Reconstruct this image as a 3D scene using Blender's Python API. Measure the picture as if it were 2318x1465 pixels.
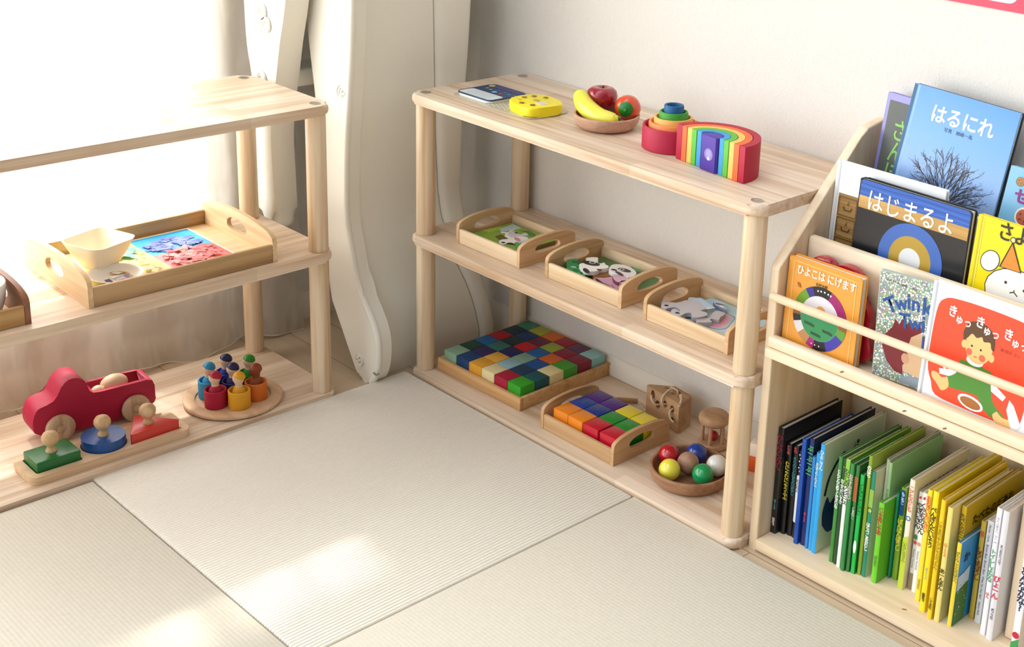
import bpy, bmesh, math, random
from mathutils import Vector, Matrix, Euler

for o in list(bpy.data.objects):
    bpy.data.objects.remove(o)
SC = bpy.context.scene
COL = SC.collection

# ------------------------------------------------------------------ camera
IW, IH = 2318.0, 1465.0
FPX, CX, CY = 3083.75, 1479.77, 409.38
cam = bpy.data.cameras.new('camera')
cam_ob = bpy.data.objects.new('camera', cam)
COL.objects.link(cam_ob)
yaw, pitch, roll = math.radians(-42.9221), math.radians(17.4022), math.radians(3.0133)
fwd = Vector((math.sin(yaw) * math.cos(pitch), math.cos(yaw) * math.cos(pitch), -math.sin(pitch)))
rt0 = Vector((math.cos(yaw), -math.sin(yaw), 0))
up0 = rt0.cross(fwd)
rt = math.cos(roll) * rt0 + math.sin(roll) * up0
up = -math.sin(roll) * rt0 + math.cos(roll) * up0
cam_ob.matrix_world = Matrix(((rt.x, up.x, -fwd.x, 2.1347), (rt.y, up.y, -fwd.y, -1.6157), (rt.z, up.z, -fwd.z, 1.2871), (0, 0, 0, 1)))
cam.sensor_fit = 'HORIZONTAL'
cam.sensor_width = 36.0
cam.lens = FPX / IW * 36.0
cam.shift_x = -(CX - IW / 2) / IW
cam.shift_y = -(IH / 2 - CY) / IW
cam.clip_start = 0.02
SC.camera = cam_ob

# ------------------------------------------------------------------ sky, sun, window daylight, exposure
world = bpy.data.worlds.new('sky')
SC.world = world
world.use_nodes = True
wn, wl = world.node_tree.nodes, world.node_tree.links
wn.clear()
w_out = wn.new('ShaderNodeOutputWorld')
w_bg = wn.new('ShaderNodeBackground')
w_tc = wn.new('ShaderNodeTexCoord')
w_dot = wn.new('ShaderNodeVectorMath'); w_dot.operation = 'DOT_PRODUCT'
w_dot.inputs[1].default_value = (-0.82, -0.36, 0.44)
w_ramp = wn.new('ShaderNodeValToRGB')
w_map = wn.new('ShaderNodeMapRange')
wl.new(w_tc.outputs['Generated'], w_dot.inputs[0])
wl.new(w_dot.outputs['Value'], w_map.inputs['Value'])
w_map.inputs['From Min'].default_value = -1.0
w_map.inputs['From Max'].default_value = 1.0
wl.new(w_map.outputs[0], w_ramp.inputs[0])
w_ramp.color_ramp.elements[0].position = 0.36
w_ramp.color_ramp.elements[0].color = (0.165, 0.167, 0.172, 1)
w_ramp.color_ramp.elements[1].position = 0.86
w_ramp.color_ramp.elements[1].color = (2.5, 2.62, 2.8, 1)
w_mid = w_ramp.color_ramp.elements.new(0.60)
w_mid.color = (0.57, 0.60, 0.64, 1)
wl.new(w_ramp.outputs[0], w_bg.inputs['Color'])
w_bg.inputs['Strength'].default_value = 1.0
wl.new(w_bg.outputs[0], w_out.inputs['Surface'])

sun = bpy.data.lights.new('sun', 'SUN')
sun.energy = 8.0
sun.angle = math.radians(2.2)
sun.color = (1.0, 0.96, 0.90)
sun_ob = bpy.data.objects.new('sun', sun)
COL.objects.link(sun_ob)
sun_ob.rotation_euler = Vector((1.0, -0.17, -1.32)).to_track_quat('-Z', 'Y').to_euler()

day = bpy.data.lights.new('window_daylight', 'AREA')
day.shape = 'RECTANGLE'
day.size, day.size_y = 2.6, 1.15
day.energy = 70.0
day.color = (0.92, 0.97, 1.0)
day_ob = bpy.data.objects.new('window_daylight', day)
COL.objects.link(day_ob)
day_ob.location = (-0.62, -1.64, 0.86)
day_ob.rotation_euler = Vector((1.0, 0.0, -0.12)).to_track_quat('-Z', 'Y').to_euler()

SC.view_settings.view_transform = 'Standard'
SC.view_settings.look = 'None'
SC.view_settings.gamma = 1.0
SC.view_settings.use_curve_mapping = False
SC.view_settings.exposure = 0.31

# ------------------------------------------------------------------ helpers
def hexc(h):
    h = h.lstrip('#')
    out = []
    for i in (0, 2, 4):
        c = int(h[i:i + 2], 16) / 255.0
        out.append(c / 12.92 if c <= 0.04045 else ((c + 0.055) / 1.055) ** 2.4)
    return (out[0], out[1], out[2], 1.0)

def new_mat(name):
    m = bpy.data.materials.new(name)
    m.use_nodes = True
    nt = m.node_tree
    b = nt.nodes['Principled BSDF']
    return m, nt, b

_pc = {}
def paint(hx, rough=0.45, var=0.06, coat=0.0, spec=0.5):
    """coloured surface with a faint procedural mottling"""
    key = (hx, rough, var, coat, spec)
    if key in _pc:
        return _pc[key]
    m, nt, b = new_mat('paint_' + hx.lstrip('#'))
    n = nt.nodes.new('ShaderNodeTexNoise')
    tc = nt.nodes.new('ShaderNodeTexCoord')
    nt.links.new(tc.outputs['Object'], n.inputs['Vector'])
    n.inputs['Scale'].default_value = 60
    n.inputs['Detail'].default_value = 3
    mx = nt.nodes.new('ShaderNodeMix')
    mx.data_type = 'RGBA'
    c = hexc(hx)
    mx.inputs[6].default_value = tuple(x * (1 - var) for x in c[:3]) + (1,)
    mx.inputs[7].default_value = tuple(min(1, x * (1 + var)) for x in c[:3]) + (1,)
    nt.links.new(n.outputs['Fac'], mx.inputs[0])
    nt.links.new(mx.outputs[2], b.inputs['Base Color'])
    b.inputs['Roughness'].default_value = rough
    b.inputs['Coat Weight'].default_value = coat
    b.inputs['Specular IOR Level'].default_value = spec
    _pc[key] = m
    return m

_wc = {}
def wood(light, dark, axis='X', staves=None, rough=0.5, fine=1.0, rot=0.0, contrast=1.0):
    """long-grain timber; axis = grain direction; staves = (length, width, plane) for laminated boards"""
    key = (light, dark, axis, staves, rough, fine, rot, contrast)
    if key in _wc:
        return _wc[key]
    m, nt, b = new_mat('wood_' + light.lstrip('#') + axis)
    N, Lk = nt.nodes, nt.links
    tc = N.new('ShaderNodeTexCoord')
    oi = N.new('ShaderNodeObjectInfo')
    add = N.new('ShaderNodeVectorMath'); add.operation = 'ADD'
    sc = N.new('ShaderNodeVectorMath'); sc.operation = 'SCALE'
    comb = N.new('ShaderNodeCombineXYZ')
    for i in range(3):
        Lk.new(oi.outputs['Random'], comb.inputs[i])
    Lk.new(comb.outputs[0], sc.inputs[0]); sc.inputs['Scale'].default_value = 7.0
    Lk.new(tc.outputs['Object'], add.inputs[0]); Lk.new(sc.outputs[0], add.inputs[1])
    mp = N.new('ShaderNodeMapping')
    Lk.new(add.outputs[0], mp.inputs['Vector'])
    k = 34.0 * fine
    s = {'X': (1.6, k, k), 'Y': (k, 1.6, k), 'Z': (k, k, 1.6)}[axis]
    mp.inputs['Scale'].default_value = s
    n1 = N.new('ShaderNodeTexNoise'); n1.inputs['Scale'].default_value = 1.0
    n1.inputs['Detail'].default_value = 4; n1.inputs['Distortion'].default_value = 0.9
    Lk.new(mp.outputs[0], n1.inputs['Vector'])
    mp2 = N.new('ShaderNodeMapping'); Lk.new(add.outputs[0], mp2.inputs['Vector'])
    k2 = 150.0 * fine
    s2 = {'X': (5, k2, k2), 'Y': (k2, 5, k2), 'Z': (k2, k2, 5)}[axis]
    mp2.inputs['Scale'].default_value = s2
    n2 = N.new('ShaderNodeTexNoise'); n2.inputs['Scale'].default_value = 1.0; n2.inputs['Detail'].default_value = 2
    Lk.new(mp2.outputs[0], n2.inputs['Vector'])
    ma = N.new('ShaderNodeMath'); ma.operation = 'MULTIPLY_ADD'
    Lk.new(n2.outputs['Fac'], ma.inputs[0]); ma.inputs[1].default_value = 0.30
    mb = N.new('ShaderNodeMath'); mb.operation = 'MULTIPLY'
    Lk.new(n1.outputs['Fac'], mb.inputs[0]); mb.inputs[1].default_value = 0.70
    Lk.new(mb.outputs[0], ma.inputs[2])
    fac = ma.outputs[0]
    cr = N.new('ShaderNodeValToRGB')
    cr.color_ramp.elements[0].position = 0.5 - 0.17 / contrast
    cr.color_ramp.elements[0].color = hexc(dark)
    cr.color_ramp.elements[1].position = 0.5 + 0.10 / contrast
    cr.color_ramp.elements[1].color = hexc(light)
    Lk.new(fac, cr.inputs[0])
    col = cr.outputs[0]
    if staves:
        ln, wd, pl = staves
        bt = N.new('ShaderNodeTexBrick')
        mp3 = N.new('ShaderNodeMapping')
        Lk.new(tc.outputs['Object'], mp3.inputs['Vector'])
        if pl == 'yx':
            mp3.inputs['Rotation'].default_value = (0, 0, math.pi / 2)
        if pl == 'xz':
            mp3.inputs['Rotation'].default_value = (math.pi / 2, 0, 0)
        Lk.new(mp3.outputs[0], bt.inputs['Vector'])
        bt.inputs['Scale'].default_value = 1.0
        bt.inputs['Brick Width'].default_value = ln
        bt.inputs['Row Height'].default_value = wd
        bt.inputs['Mortar Size'].default_value = 0.0
        bt.inputs['Color1'].default_value = (0.80, 0.76, 0.70, 1)
        bt.inputs['Color2'].default_value = (1.06, 1.06, 1.06, 1)
        bt.inputs['Bias'].default_value = 0.25
        mm = N.new('ShaderNodeMix'); mm.data_type = 'RGBA'; mm.blend_type = 'MULTIPLY'
        mm.inputs[0].default_value = 0.8
        Lk.new(col, mm.inputs[6]); Lk.new(bt.outputs['Color'], mm.inputs[7])
        col = mm.outputs[2]
    Lk.new(col, b.inputs['Base Color'])
    b.inputs['Roughness'].default_value = rough
    b.inputs['Specular IOR Level'].default_value = 0.35
    bp = N.new('ShaderNodeBump'); bp.inputs['Strength'].default_value = 0.08; bp.inputs['Distance'].default_value = 0.001
    Lk.new(n2.outputs['Fac'], bp.inputs['Height']); Lk.new(bp.outputs[0], b.inputs['Normal'])
    _wc[key] = m
    return m

def box(bm, x0, x1, y0, y1, z0, z1, bev=0.0, seg=2):
    vs = [bm.verts.new((x, y, z)) for z in (z0, z1) for y in (y0, y1) for x in (x0, x1)]
    fs = [bm.faces.new([vs[i] for i in f]) for f in ((0, 2, 3, 1), (4, 5, 7, 6), (0, 1, 5, 4), (2, 6, 7, 3), (0, 4, 6, 2), (1, 3, 7, 5))]
    if bev > 0:
        es = list({e for f in fs for e in f.edges})
        bmesh.ops.bevel(bm, geom=es, offset=bev, segments=seg, affect='EDGES', profile=0.5)

def to3(p, plane, d):
    if plane == 'xy': return (p[0], p[1], d)
    if plane == 'xz': return (p[0], d, p[1])
    return (d, p[0], p[1])

def prism(bm, pts, d0, d1, plane='xy', bev=0.0, seg=2):
    a = [bm.verts.new(to3(p, plane, d0)) for p in pts]
    b = [bm.verts.new(to3(p, plane, d1)) for p in pts]
    n = len(pts)
    f0 = bm.faces.new(a); f1 = bm.faces.new(b[::-1])
    for i in range(n):
        bm.faces.new((a[i], b[i], b[(i + 1) % n], a[(i + 1) % n]))
    if bev > 0:
        es = list(set(f0.edges) | set(f1.edges))
        bmesh.ops.bevel(bm, geom=es, offset=bev, segments=seg, affect='EDGES', profile=0.5)

def prism_hole(bm, outer, holes, d0, d1, plane='xy', bev=0.0):
    es, base = [], []
    for loop in [outer] + holes:
        vs = [bm.verts.new(to3(p, plane, d0)) for p in loop]
        for i in range(len(vs)):
            es.append(bm.edges.new((vs[i], vs[(i + 1) % len(vs)])))
    r = bmesh.ops.triangle_fill(bm, use_beauty=True, use_dissolve=False, edges=es)
    fs = [g for g in r['geom'] if isinstance(g, bmesh.types.BMFace)]
    ex = bmesh.ops.extrude_face_region(bm, geom=fs, use_keep_orig=True)
    nv = [g for g in ex['geom'] if isinstance(g, bmesh.types.BMVert)]
    off = Vector(to3((0, 0), plane, d1 - d0))
    for v in nv:
        v.co += off

def lathe(bm, prof, c=(0, 0, 0), seg=32, mtx=None):
    rings = []
    for r, z in prof:
        if r < 1e-6:
            rings.append([bm.verts.new((c[0], c[1], c[2] + z))])
        else:
            rings.append([bm.verts.new((c[0] + r * math.cos(2 * math.pi * i / seg), c[1] + r * math.sin(2 * math.pi * i / seg), c[2] + z)) for i in range(seg)])
    for a, b in zip(rings, rings[1:]):
        if len(a) == 1 and len(b) == 1: continue
        for i in range(seg):
            j = (i + 1) % seg
            if len(a) == 1: bm.faces.new((a[0], b[j], b[i]))
            elif len(b) == 1: bm.faces.new((a[i], a[j], b[0]))
            else: bm.faces.new((a[i], a[j], b[j], b[i]))
    if mtx is not None:
        bmesh.ops.transform(bm, matrix=mtx, verts=[v for r in rings for v in r])

def ball(bm, c, r, seg=24, scale=(1, 1, 1)):
    m = Matrix.Translation(c) @ Matrix.Diagonal((scale[0], scale[1], scale[2], 1))
    bmesh.ops.create_uvsphere(bm, u_segments=seg, v_segments=seg // 2, radius=r, matrix=m)

def tube(bm, pts, rad, seg=8):
    pts = [Vector(p) for p in pts]
    n = len(pts)
    rads = rad if isinstance(rad, (list, tuple)) else [rad] * n
    rings = []
    ref = Vector((0, 0, 1))
    for i, p in enumerate(pts):
        t = (pts[min(i + 1, n - 1)] - pts[max(i - 1, 0)]).normalized()
        if abs(t.dot(ref)) > 0.95: ref = Vector((1, 0, 0))
        u = t.cross(ref).normalized(); v = t.cross(u).normalized()
        ref = -v if False else ref
        rings.append([bm.verts.new(p + rads[i] * (math.cos(2 * math.pi * k / seg) * u + math.sin(2 * math.pi * k / seg) * v)) for k in range(seg)])
    for a, b in zip(rings, rings[1:]):
        for i in range(seg):
            j = (i + 1) % seg
            bm.faces.new((a[i], a[j], b[j], b[i]))
    bm.faces.new(rings[0][::-1]); bm.faces.new(rings[-1])

def smooth_path(pts, n=8):
    P = [Vector(p) for p in pts]
    out = []
    for i in range(len(P) - 1):
        p0, p1, p2, p3 = P[max(i - 1, 0)], P[i], P[i + 1], P[min(i + 2, len(P) - 1)]
        for k in range(n):
            t = k / n
            out.append(0.5 * ((2 * p1) + (p2 - p0) * t + (2 * p0 - 5 * p1 + 4 * p2 - p3) * t * t + (3 * p1 - p0 - 3 * p2 + p3) * t ** 3))
    out.append(P[-1])
    return out

def smooth2(pts, n=6, closed=False):
    P = [(p[0], p[1], 0) for p in pts]
    if closed: P = P + [P[0]]
    r = [(v.x, v.y) for v in smooth_path(P, n)]
    return r[:-1] if closed else r

def obj(name, bm, mat, parent=None, angle=38, mats=None):
    """links the bmesh as one mesh object"""
    bmesh.ops.recalc_face_normals(bm, faces=bm.faces[:])
    ca = math.radians(angle)
    for f in bm.faces: f.smooth = True
    for e in bm.edges:
        e.smooth = not (len(e.link_faces) == 2 and e.calc_face_angle(0) > ca)
    me = bpy.data.meshes.new(name)
    bm.to_mesh(me); bm.free()
    for m in (mats or [mat]): me.materials.append(m)
    o = bpy.data.objects.new(name, me)
    COL.objects.link(o)
    if parent is not None: o.parent = parent
    return o

def tag(o, label, cat, group=None):
    o['label'] = label; o['category'] = cat
    if group: o['group'] = group
    return o

def thing(name, label, cat, loc=(0, 0, 0), rz=0.0, group=None, mtx=None):
    o = bpy.data.objects.new(name, None)
    o.empty_display_size = 0.02
    COL.objects.link(o)
    if mtx is not None: o.matrix_world = mtx
    else:
        o.location = loc; o.rotation_euler = (0, 0, rz)
    return tag(o, label, cat, group)

def struct(name, bm, m, angle=38):
    o = obj(name, bm, m, None, angle)
    o['kind'] = 'structure'
    return o

def B(*a, **k):
    bm = bmesh.new(); box(bm, *a, **k); return bm

def circ(cx, cy, r, n=24, ry=None, a0=0, a1=2 * math.pi, end=False):
    m = n + 1 if end else n
    return [(cx + r * math.cos(a0 + (a1 - a0) * i / n), cy + (ry or r) * math.sin(a0 + (a1 - a0) * i / n)) for i in range(m)]

def el(cx, cy, rx, ry, rot=0, n=18):
    c, s = math.cos(rot), math.sin(rot)
    return [(cx + x * c - y * s, cy + x * s + y * c) for x, y in circ(0, 0, rx, n, ry)]

def rrect(x0, x1, y0, y1, r, n=5):
    P = []
    for cx, cy, a in ((x1 - r, y1 - r, 0), (x0 + r, y1 - r, 90), (x0 + r, y0 + r, 180), (x1 - r, y0 + r, 270)):
        for i in range(n + 1):
            t = math.radians(a + 90 * i / n)
            P.append((cx + r * math.cos(t), cy + r * math.sin(t)))
    return P

class Pic:
    """printed picture: flat coloured shapes collected in one thin mesh"""
    def __init__(s): s.bm = bmesh.new(); s.mats = []; s.z = 0.0
    def mi(s, hx):
        m = paint(hx, 0.4, 0.03) if isinstance(hx, str) else hx
        if m not in s.mats: s.mats.append(m)
        return s.mats.index(m)
    def poly(s, pts, hx, up=True):
        if up: s.z += 0.00003
        vs = [s.bm.verts.new((p[0], p[1], s.z)) for p in pts]
        f = s.bm.faces.new(vs); f.material_index = s.mi(hx)
        f.normal_update()
        if f.normal.z < 0: f.normal_flip()
        if len(pts) > 4: bmesh.ops.triangulate(s.bm, faces=[f])
    def line(s, pts, w, hx, up=True):
        if up: s.z += 0.00003
        for a, b in zip(pts, pts[1:]):
            a, b = Vector(a), Vector(b)
            d = (b - a)
            if d.length < 1e-7: continue
            n = Vector((-d.y, d.x)).normalized() * w / 2
            s.poly([a + n, a - n, b - n, b + n], hx, False)
    def ring(s, cx, cy, r0, r1, hx, a0=0.0, a1=2 * math.pi, n=28):
        s.z += 0.00003
        A = circ(cx, cy, r0, n, None, a0, a1, True); Bq = circ(cx, cy, r1, n, None, a0, a1, True)
        for i in range(n): s.poly([A[i], Bq[i], Bq[i + 1], A[i + 1]], hx, False)
    def build(s, name, parent, z=0.0004, mtx=None):
        me = bpy.data.meshes.new(name)
        m = Matrix.Translation((0, 0, z))
        if mtx is not None: m = mtx @ m
        bmesh.ops.transform(s.bm, matrix=m, verts=s.bm.verts[:])
        s.bm.to_mesh(me); s.bm.free()
        for q in s.mats: me.materials.append(q)
        o = bpy.data.objects.new(name, me); COL.objects.link(o); o.parent = parent
        return o

def text(body, size, x, y, hx, parent, name='title', z=0.0009, ang=0.0, align='LEFT', bold=0.0, mtx=None, sx=1.0, line=1.0, slant=0.0):
    """lettering laid on the local xy plane of its thing"""
    cu = bpy.data.curves.new('lettering', 'FONT')
    cu.body = body; cu.size = size; cu.align_x = align; cu.align_y = 'CENTER' if '\n' not in body else 'TOP'
    cu.offset = bold * size; cu.resolution_u = 2; cu.space_line = line; cu.shear = slant
    t = bpy.data.objects.new('lettering', cu); COL.objects.link(t)
    me = bpy.data.meshes.new_from_object(t.evaluated_get(bpy.context.evaluated_depsgraph_get()))
    bpy.data.objects.remove(t); bpy.data.curves.remove(cu)
    M = Matrix.Translation((x, y, z)) @ Matrix.Rotation(ang, 4, 'Z') @ Matrix.Diagonal((sx, 1, 1, 1))
    if mtx is not None: M = mtx @ M
    me.transform(M)
    me.materials.clear(); me.materials.append(paint(hx, 0.45, 0.02))
    me.name = name
    o = bpy.data.objects.new(name, me); COL.objects.link(o); o.parent = parent
    return o
# ------------------------------------------------------------------ shared materials
PINE = wood('#E8D4BD', '#C9AA8A', 'X', (0.30, 0.042, 'xy'), 0.45, 1.0, 0.0, 1.15)
POST = wood('#EBD7B8', '#C9A67C', 'Z', None, 0.45, 0.8, 0.0, 1.25)
TRAYW = wood('#E8D0AC', '#CBA97E', 'X', None, 0.5, 0.9)
TRAYE = wood('#DBB88E', '#BB9366', 'Y', None, 0.5, 0.9)
CASE = wood('#EFDDC0', '#DCC19A', 'X', None, 0.45, 0.6)
CASEZ = wood('#EDD9BB', '#D9BC94', 'Z', None, 0.45, 0.6)
BEECH = wood('#DDB894', '#C29A74', 'X', None, 0.5, 1.4)
RAW = wood('#E3C6A4', '#CBA980', 'Z', None, 0.55, 1.6)
PLASTIC = paint('#F1EDE0', 0.42, 0.012)
METAL, _nt, _b = new_mat('brushed_bolt')
_b.inputs['Metallic'].default_value = 0.9; _b.inputs['Base Color'].default_value = hexc('#B9B4AA'); _b.inputs['Roughness'].default_value = 0.35
PAGES = paint('#EDE6D6', 0.7, 0.05)

# ------------------------------------------------------------------ room shell
def wallpaper():
    m, nt, b = new_mat('woven_wallpaper')
    N, Lk = nt.nodes, nt.links
    tc = N.new('ShaderNodeTexCoord')
    mp = N.new('ShaderNodeMapping'); mp.inputs['Scale'].default_value = (330, 330, 95)
    Lk.new(tc.outputs['Object'], mp.inputs['Vector'])
    n = N.new('ShaderNodeTexNoise'); n.inputs['Scale'].default_value = 1; n.inputs['Detail'].default_value = 3; n.inputs['Distortion'].default_value = 1.2
    Lk.new(mp.outputs[0], n.inputs['Vector'])
    bp = N.new('ShaderNodeBump'); bp.inputs['Strength'].default_value = 0.55; bp.inputs['Distance'].default_value = 0.0018
    Lk.new(n.outputs['Fac'], bp.inputs['Height']); Lk.new(bp.outputs[0], b.inputs['Normal'])
    cr = N.new('ShaderNodeValToRGB')
    cr.color_ramp.elements[0].color = hexc('#E0DBD2'); cr.color_ramp.elements[1].color = hexc('#ECE8E1')
    Lk.new(n.outputs['Fac'], cr.inputs[0]); Lk.new(cr.outputs[0], b.inputs['Base Color'])
    b.inputs['Roughness'].default_value = 0.85; b.inputs['Specular IOR Level'].default_value = 0.2
    return m
WALL = wallpaper()
YB = 0.2815     # face of the back wall
XL = -0.423     # face of the window wall
struct('wall_back', B(XL - 0.15, 2.6, YB, YB + 0.1, 0, 3.4), WALL)
bm = bmesh.new()
box(bm, XL - 0.14, XL, -0.28, YB, 0, 3.4)
box(bm, XL - 0.14, XL, -3.0, -0.28, 0, 0.25)
box(bm, XL - 0.14, XL, -3.0, -0.28, 1.47, 3.4)
box(bm, XL - 0.14, XL, -3.2, -3.0, 0, 3.4)
struct('wall_left', bm, WALL)

def planks():
    m, nt, b = new_mat('pale_floorboards')
    N, Lk = nt.nodes, nt.links
    tc = N.new('ShaderNodeTexCoord')
    bt = N.new('ShaderNodeTexBrick')
    Lk.new(tc.outputs['Object'], bt.inputs['Vector'])
    bt.inputs['Scale'].default_value = 1.0; bt.inputs['Brick Width'].default_value = 0.9; bt.inputs['Row Height'].default_value = 0.10
    bt.inputs['Mortar Size'].default_value = 0.0010
    bt.inputs['Color1'].default_value = hexc('#D6C2A6'); bt.inputs['Color2'].default_value = hexc('#CBB597'); bt.inputs['Mortar'].default_value = hexc('#8F7A60')
    mp = N.new('ShaderNodeMapping'); mp.inputs['Scale'].default_value = (4, 60, 60)
    Lk.new(tc.outputs['Object'], mp.inputs['Vector'])
    n = N.new('ShaderNodeTexNoise'); n.inputs['Scale'].default_value = 1; n.inputs['Detail'].default_value = 4
    Lk.new(mp.outputs[0], n.inputs['Vector'])
    mx = N.new('ShaderNodeMix'); mx.data_type = 'RGBA'; mx.blend_type = 'MULTIPLY'; mx.inputs[0].default_value = 0.35
    cr = N.new('ShaderNodeValToRGB'); cr.color_ramp.elements[0].color = (0.55, 0.5, 0.45, 1); cr.color_ramp.elements[0].position = 0.3
    Lk.new(n.outputs['Fac'], cr.inputs[0])
    Lk.new(bt.outputs['Color'], mx.inputs[6]); Lk.new(cr.outputs[0], mx.inputs[7])
    Lk.new(mx.outputs[2], b.inputs['Base Color']); b.inputs['Roughness'].default_value = 0.5
    return m
struct('floor', B(XL - 0.14, 3.0, -3.2, YB + 0.1, -0.05, 0.0), planks())

BB = paint('#EAE2D4', 0.5, 0.02)
bm = bmesh.new()
prism(bm, [(YB - 0.009, 0.0), (YB, 0.0), (YB, 0.062), (YB - 0.003, 0.062), (YB - 0.004, 0.055), (YB - 0.006, 0.052), (YB - 0.007, 0.044), (YB - 0.009, 0.041)], XL, 2.6, 'yz')
struct('baseboard_back', bm, BB)
bm = bmesh.new()
prism(bm, [(XL + 0.009, 0.0), (XL, 0.0), (XL, 0.062), (XL + 0.003, 0.062), (XL + 0.004, 0.055), (XL + 0.006, 0.052), (XL + 0.007, 0.044), (XL + 0.009, 0.041)], -3.2, YB - 0.009, 'xz')
struct('baseboard_left', bm, BB)

# window: frame with two sashes and glass
FRM = paint('#E9E7E2', 0.4, 0.02)
bm = bmesh.new()
for y0, y1, z0, z1 in ((-0.32, -0.28, 0.25, 1.47), (-3.0, -2.96, 0.25, 1.47), (-3.0, -0.28, 0.25, 0.29), (-3.0, -0.28, 1.43, 1.47), (-1.67, -1.62, 0.29, 1.43)):
    box(bm, XL - 0.09, XL - 0.04, y0, y1, z0, z1, 0.002)
wnd = struct('window_1', bm, FRM)
GL, nt, b = new_mat('window_glass')
tr = nt.nodes.new('ShaderNodeBsdfTransparent'); gl = nt.nodes.new('ShaderNodeBsdfGlossy'); gl.inputs['Roughness'].default_value = 0.02
mxs = nt.nodes.new('ShaderNodeMixShader'); mxs.inputs[0].default_value = 0.06
nt.links.new(tr.outputs[0], mxs.inputs[1]); nt.links.new(gl.outputs[0], mxs.inputs[2])
nt.links.new(mxs.outputs[0], nt.nodes['Material Output'].inputs['Surface'])
bm = bmesh.new()
box(bm, XL - 0.068, XL - 0.062, -1.63, -0.31, 0.28, 1.44)
obj('pane', bm, GL, wnd)
bm = bmesh.new()
box(bm, XL - 0.068, XL - 0.062, -2.97, -1.66, 0.28, 1.44)
obj('pane', bm, GL, wnd)

# sheer curtain in front of the window
SHEER, nt, b = new_mat('sheer_curtain')
N, Lk = nt.nodes, nt.links
dif = N.new('ShaderNodeBsdfDiffuse'); trl = N.new('ShaderNodeBsdfTranslucent'); tra = N.new('ShaderNodeBsdfTransparent')
for q in (dif, trl): q.inputs['Color'].default_value = hexc('#F3EEE6')
tc = N.new('ShaderNodeTexCoord'); mp = N.new('ShaderNodeMapping'); mp.inputs['Scale'].default_value = (1, 15, 5)
Lk.new(tc.outputs['Object'], mp.inputs[0])
nz = N.new('ShaderNodeTexNoise'); nz.inputs['Scale'].default_value = 1.0; nz.inputs['Detail'].default_value = 2
Lk.new(mp.outputs[0], nz.inputs['Vector'])
mr = N.new('ShaderNodeMapRange'); mr.inputs['From Min'].default_value = 0.43; mr.inputs['From Max'].default_value = 0.57
mr.inputs['To Min'].default_value = 0.11; mr.inputs['To Max'].default_value = 0.42
Lk.new(nz.outputs['Fac'], mr.inputs['Value'])
m1 = N.new('ShaderNodeMixShader'); m1.inputs[0].default_value = 0.5
m2 = N.new('ShaderNodeMixShader')
Lk.new(dif.outputs[0], m1.inputs[1]); Lk.new(trl.outputs[0], m1.inputs[2])
Lk.new(mr.outputs[0], m2.inputs[0]); Lk.new(m1.outputs[0], m2.inputs[1]); Lk.new(tra.outputs[0], m2.inputs[2])
Lk.new(m2.outputs[0], N['Material Output'].inputs['Surface'])
cur = thing('sheer_curtain', 'long white sheer curtain hanging in pleats over the bright window', 'curtain', (XL, -1.1, 0))
bm = bmesh.new()
rng = random.Random(4)
cols = []
NY = 290
for i in range(NY + 1):
    y = -0.06 - 3.0 * i / NY
    cols.append((y, 0.013 * math.sin(i * 0.30 + 1.1 * math.sin(i * 0.045)) + 0.006 * math.sin(i * 0.71 + 2)))
zs = [0.004, 0.012, 0.05, 0.15, 0.3, 0.6, 1.0, 1.5, 1.9]
grid = []
for k, z in enumerate(zs):
    row = []
    for y, a in cols:
        spread = (0.010 if z < 0.05 else 0.0) + 0.9 * a * (1.25 if z < 0.3 else 1.0)
        row.append(bm.verts.new((0.034 + spread, y + 1.1, z + (0.006 * math.sin(y * 23) if k == 0 else 0) + 0.004)))
    grid.append(row)
for a, b2 in zip(grid, grid[1:]):
    for i in range(NY): bm.faces.new((a[i], a[i + 1], b2[i + 1], b2[i]))
obj('curtain_cloth', bm, SHEER, cur, 180)
bm = bmesh.new()
tube(bm, [v for v in [(0.034 + 0.010 + 0.9 * a * 1.25, y + 1.1, 0.006 + 0.006 * math.sin(y * 23)) for y, a in cols]], 0.0016, 6)
obj('hem', bm, paint('#E6DCCB', 0.8, 0.04), cur, 180)

# poster on the back wall
t = thing('poster', 'red bordered wall poster with cream and orange panels above the tall picture books', 'poster', (1.294, YB, 1.152))
bm = B(-0.36, 0.36, -0.0016, 0.0, -0.217, 0.26)
obj('sheet', bm, paint('#D8435F', 0.4, 0.02), t)
pm = Matrix.Translation((0, -0.0018, 0)) @ Matrix.Rotation(math.pi / 2, 4, 'X')
pc = Pic()
for i in range(4):
    x0 = -0.345 + i * 0.174
    pc.poly(rrect(x0, x0 + 0.165, -0.205, -0.09, 0.016), ['#F3ECEA', '#F5B892', '#F6E3B0', '#F3ECEA'][i])
    pc.poly(rrect(x0, x0 + 0.165, -0.08, 0.05, 0.016), ['#F6D7A8', '#F3ECEA', '#F5B892', '#F6E3B0'][i])
    pc.poly(rrect(x0, x0 + 0.165, 0.06, 0.24, 0.016), '#F3ECEA')
    pc.line([(x0 + 0.09, -0.17), (x0 + 0.097, -0.19)], 0.004, '#2B2320')
pc.poly([(-0.345, -0.18), (-0.27, -0.18), (-0.27, -0.10), (-0.345, -0.10)], '#F6DDA8')
pc.build('panels', t, 0.0003, pm)

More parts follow.
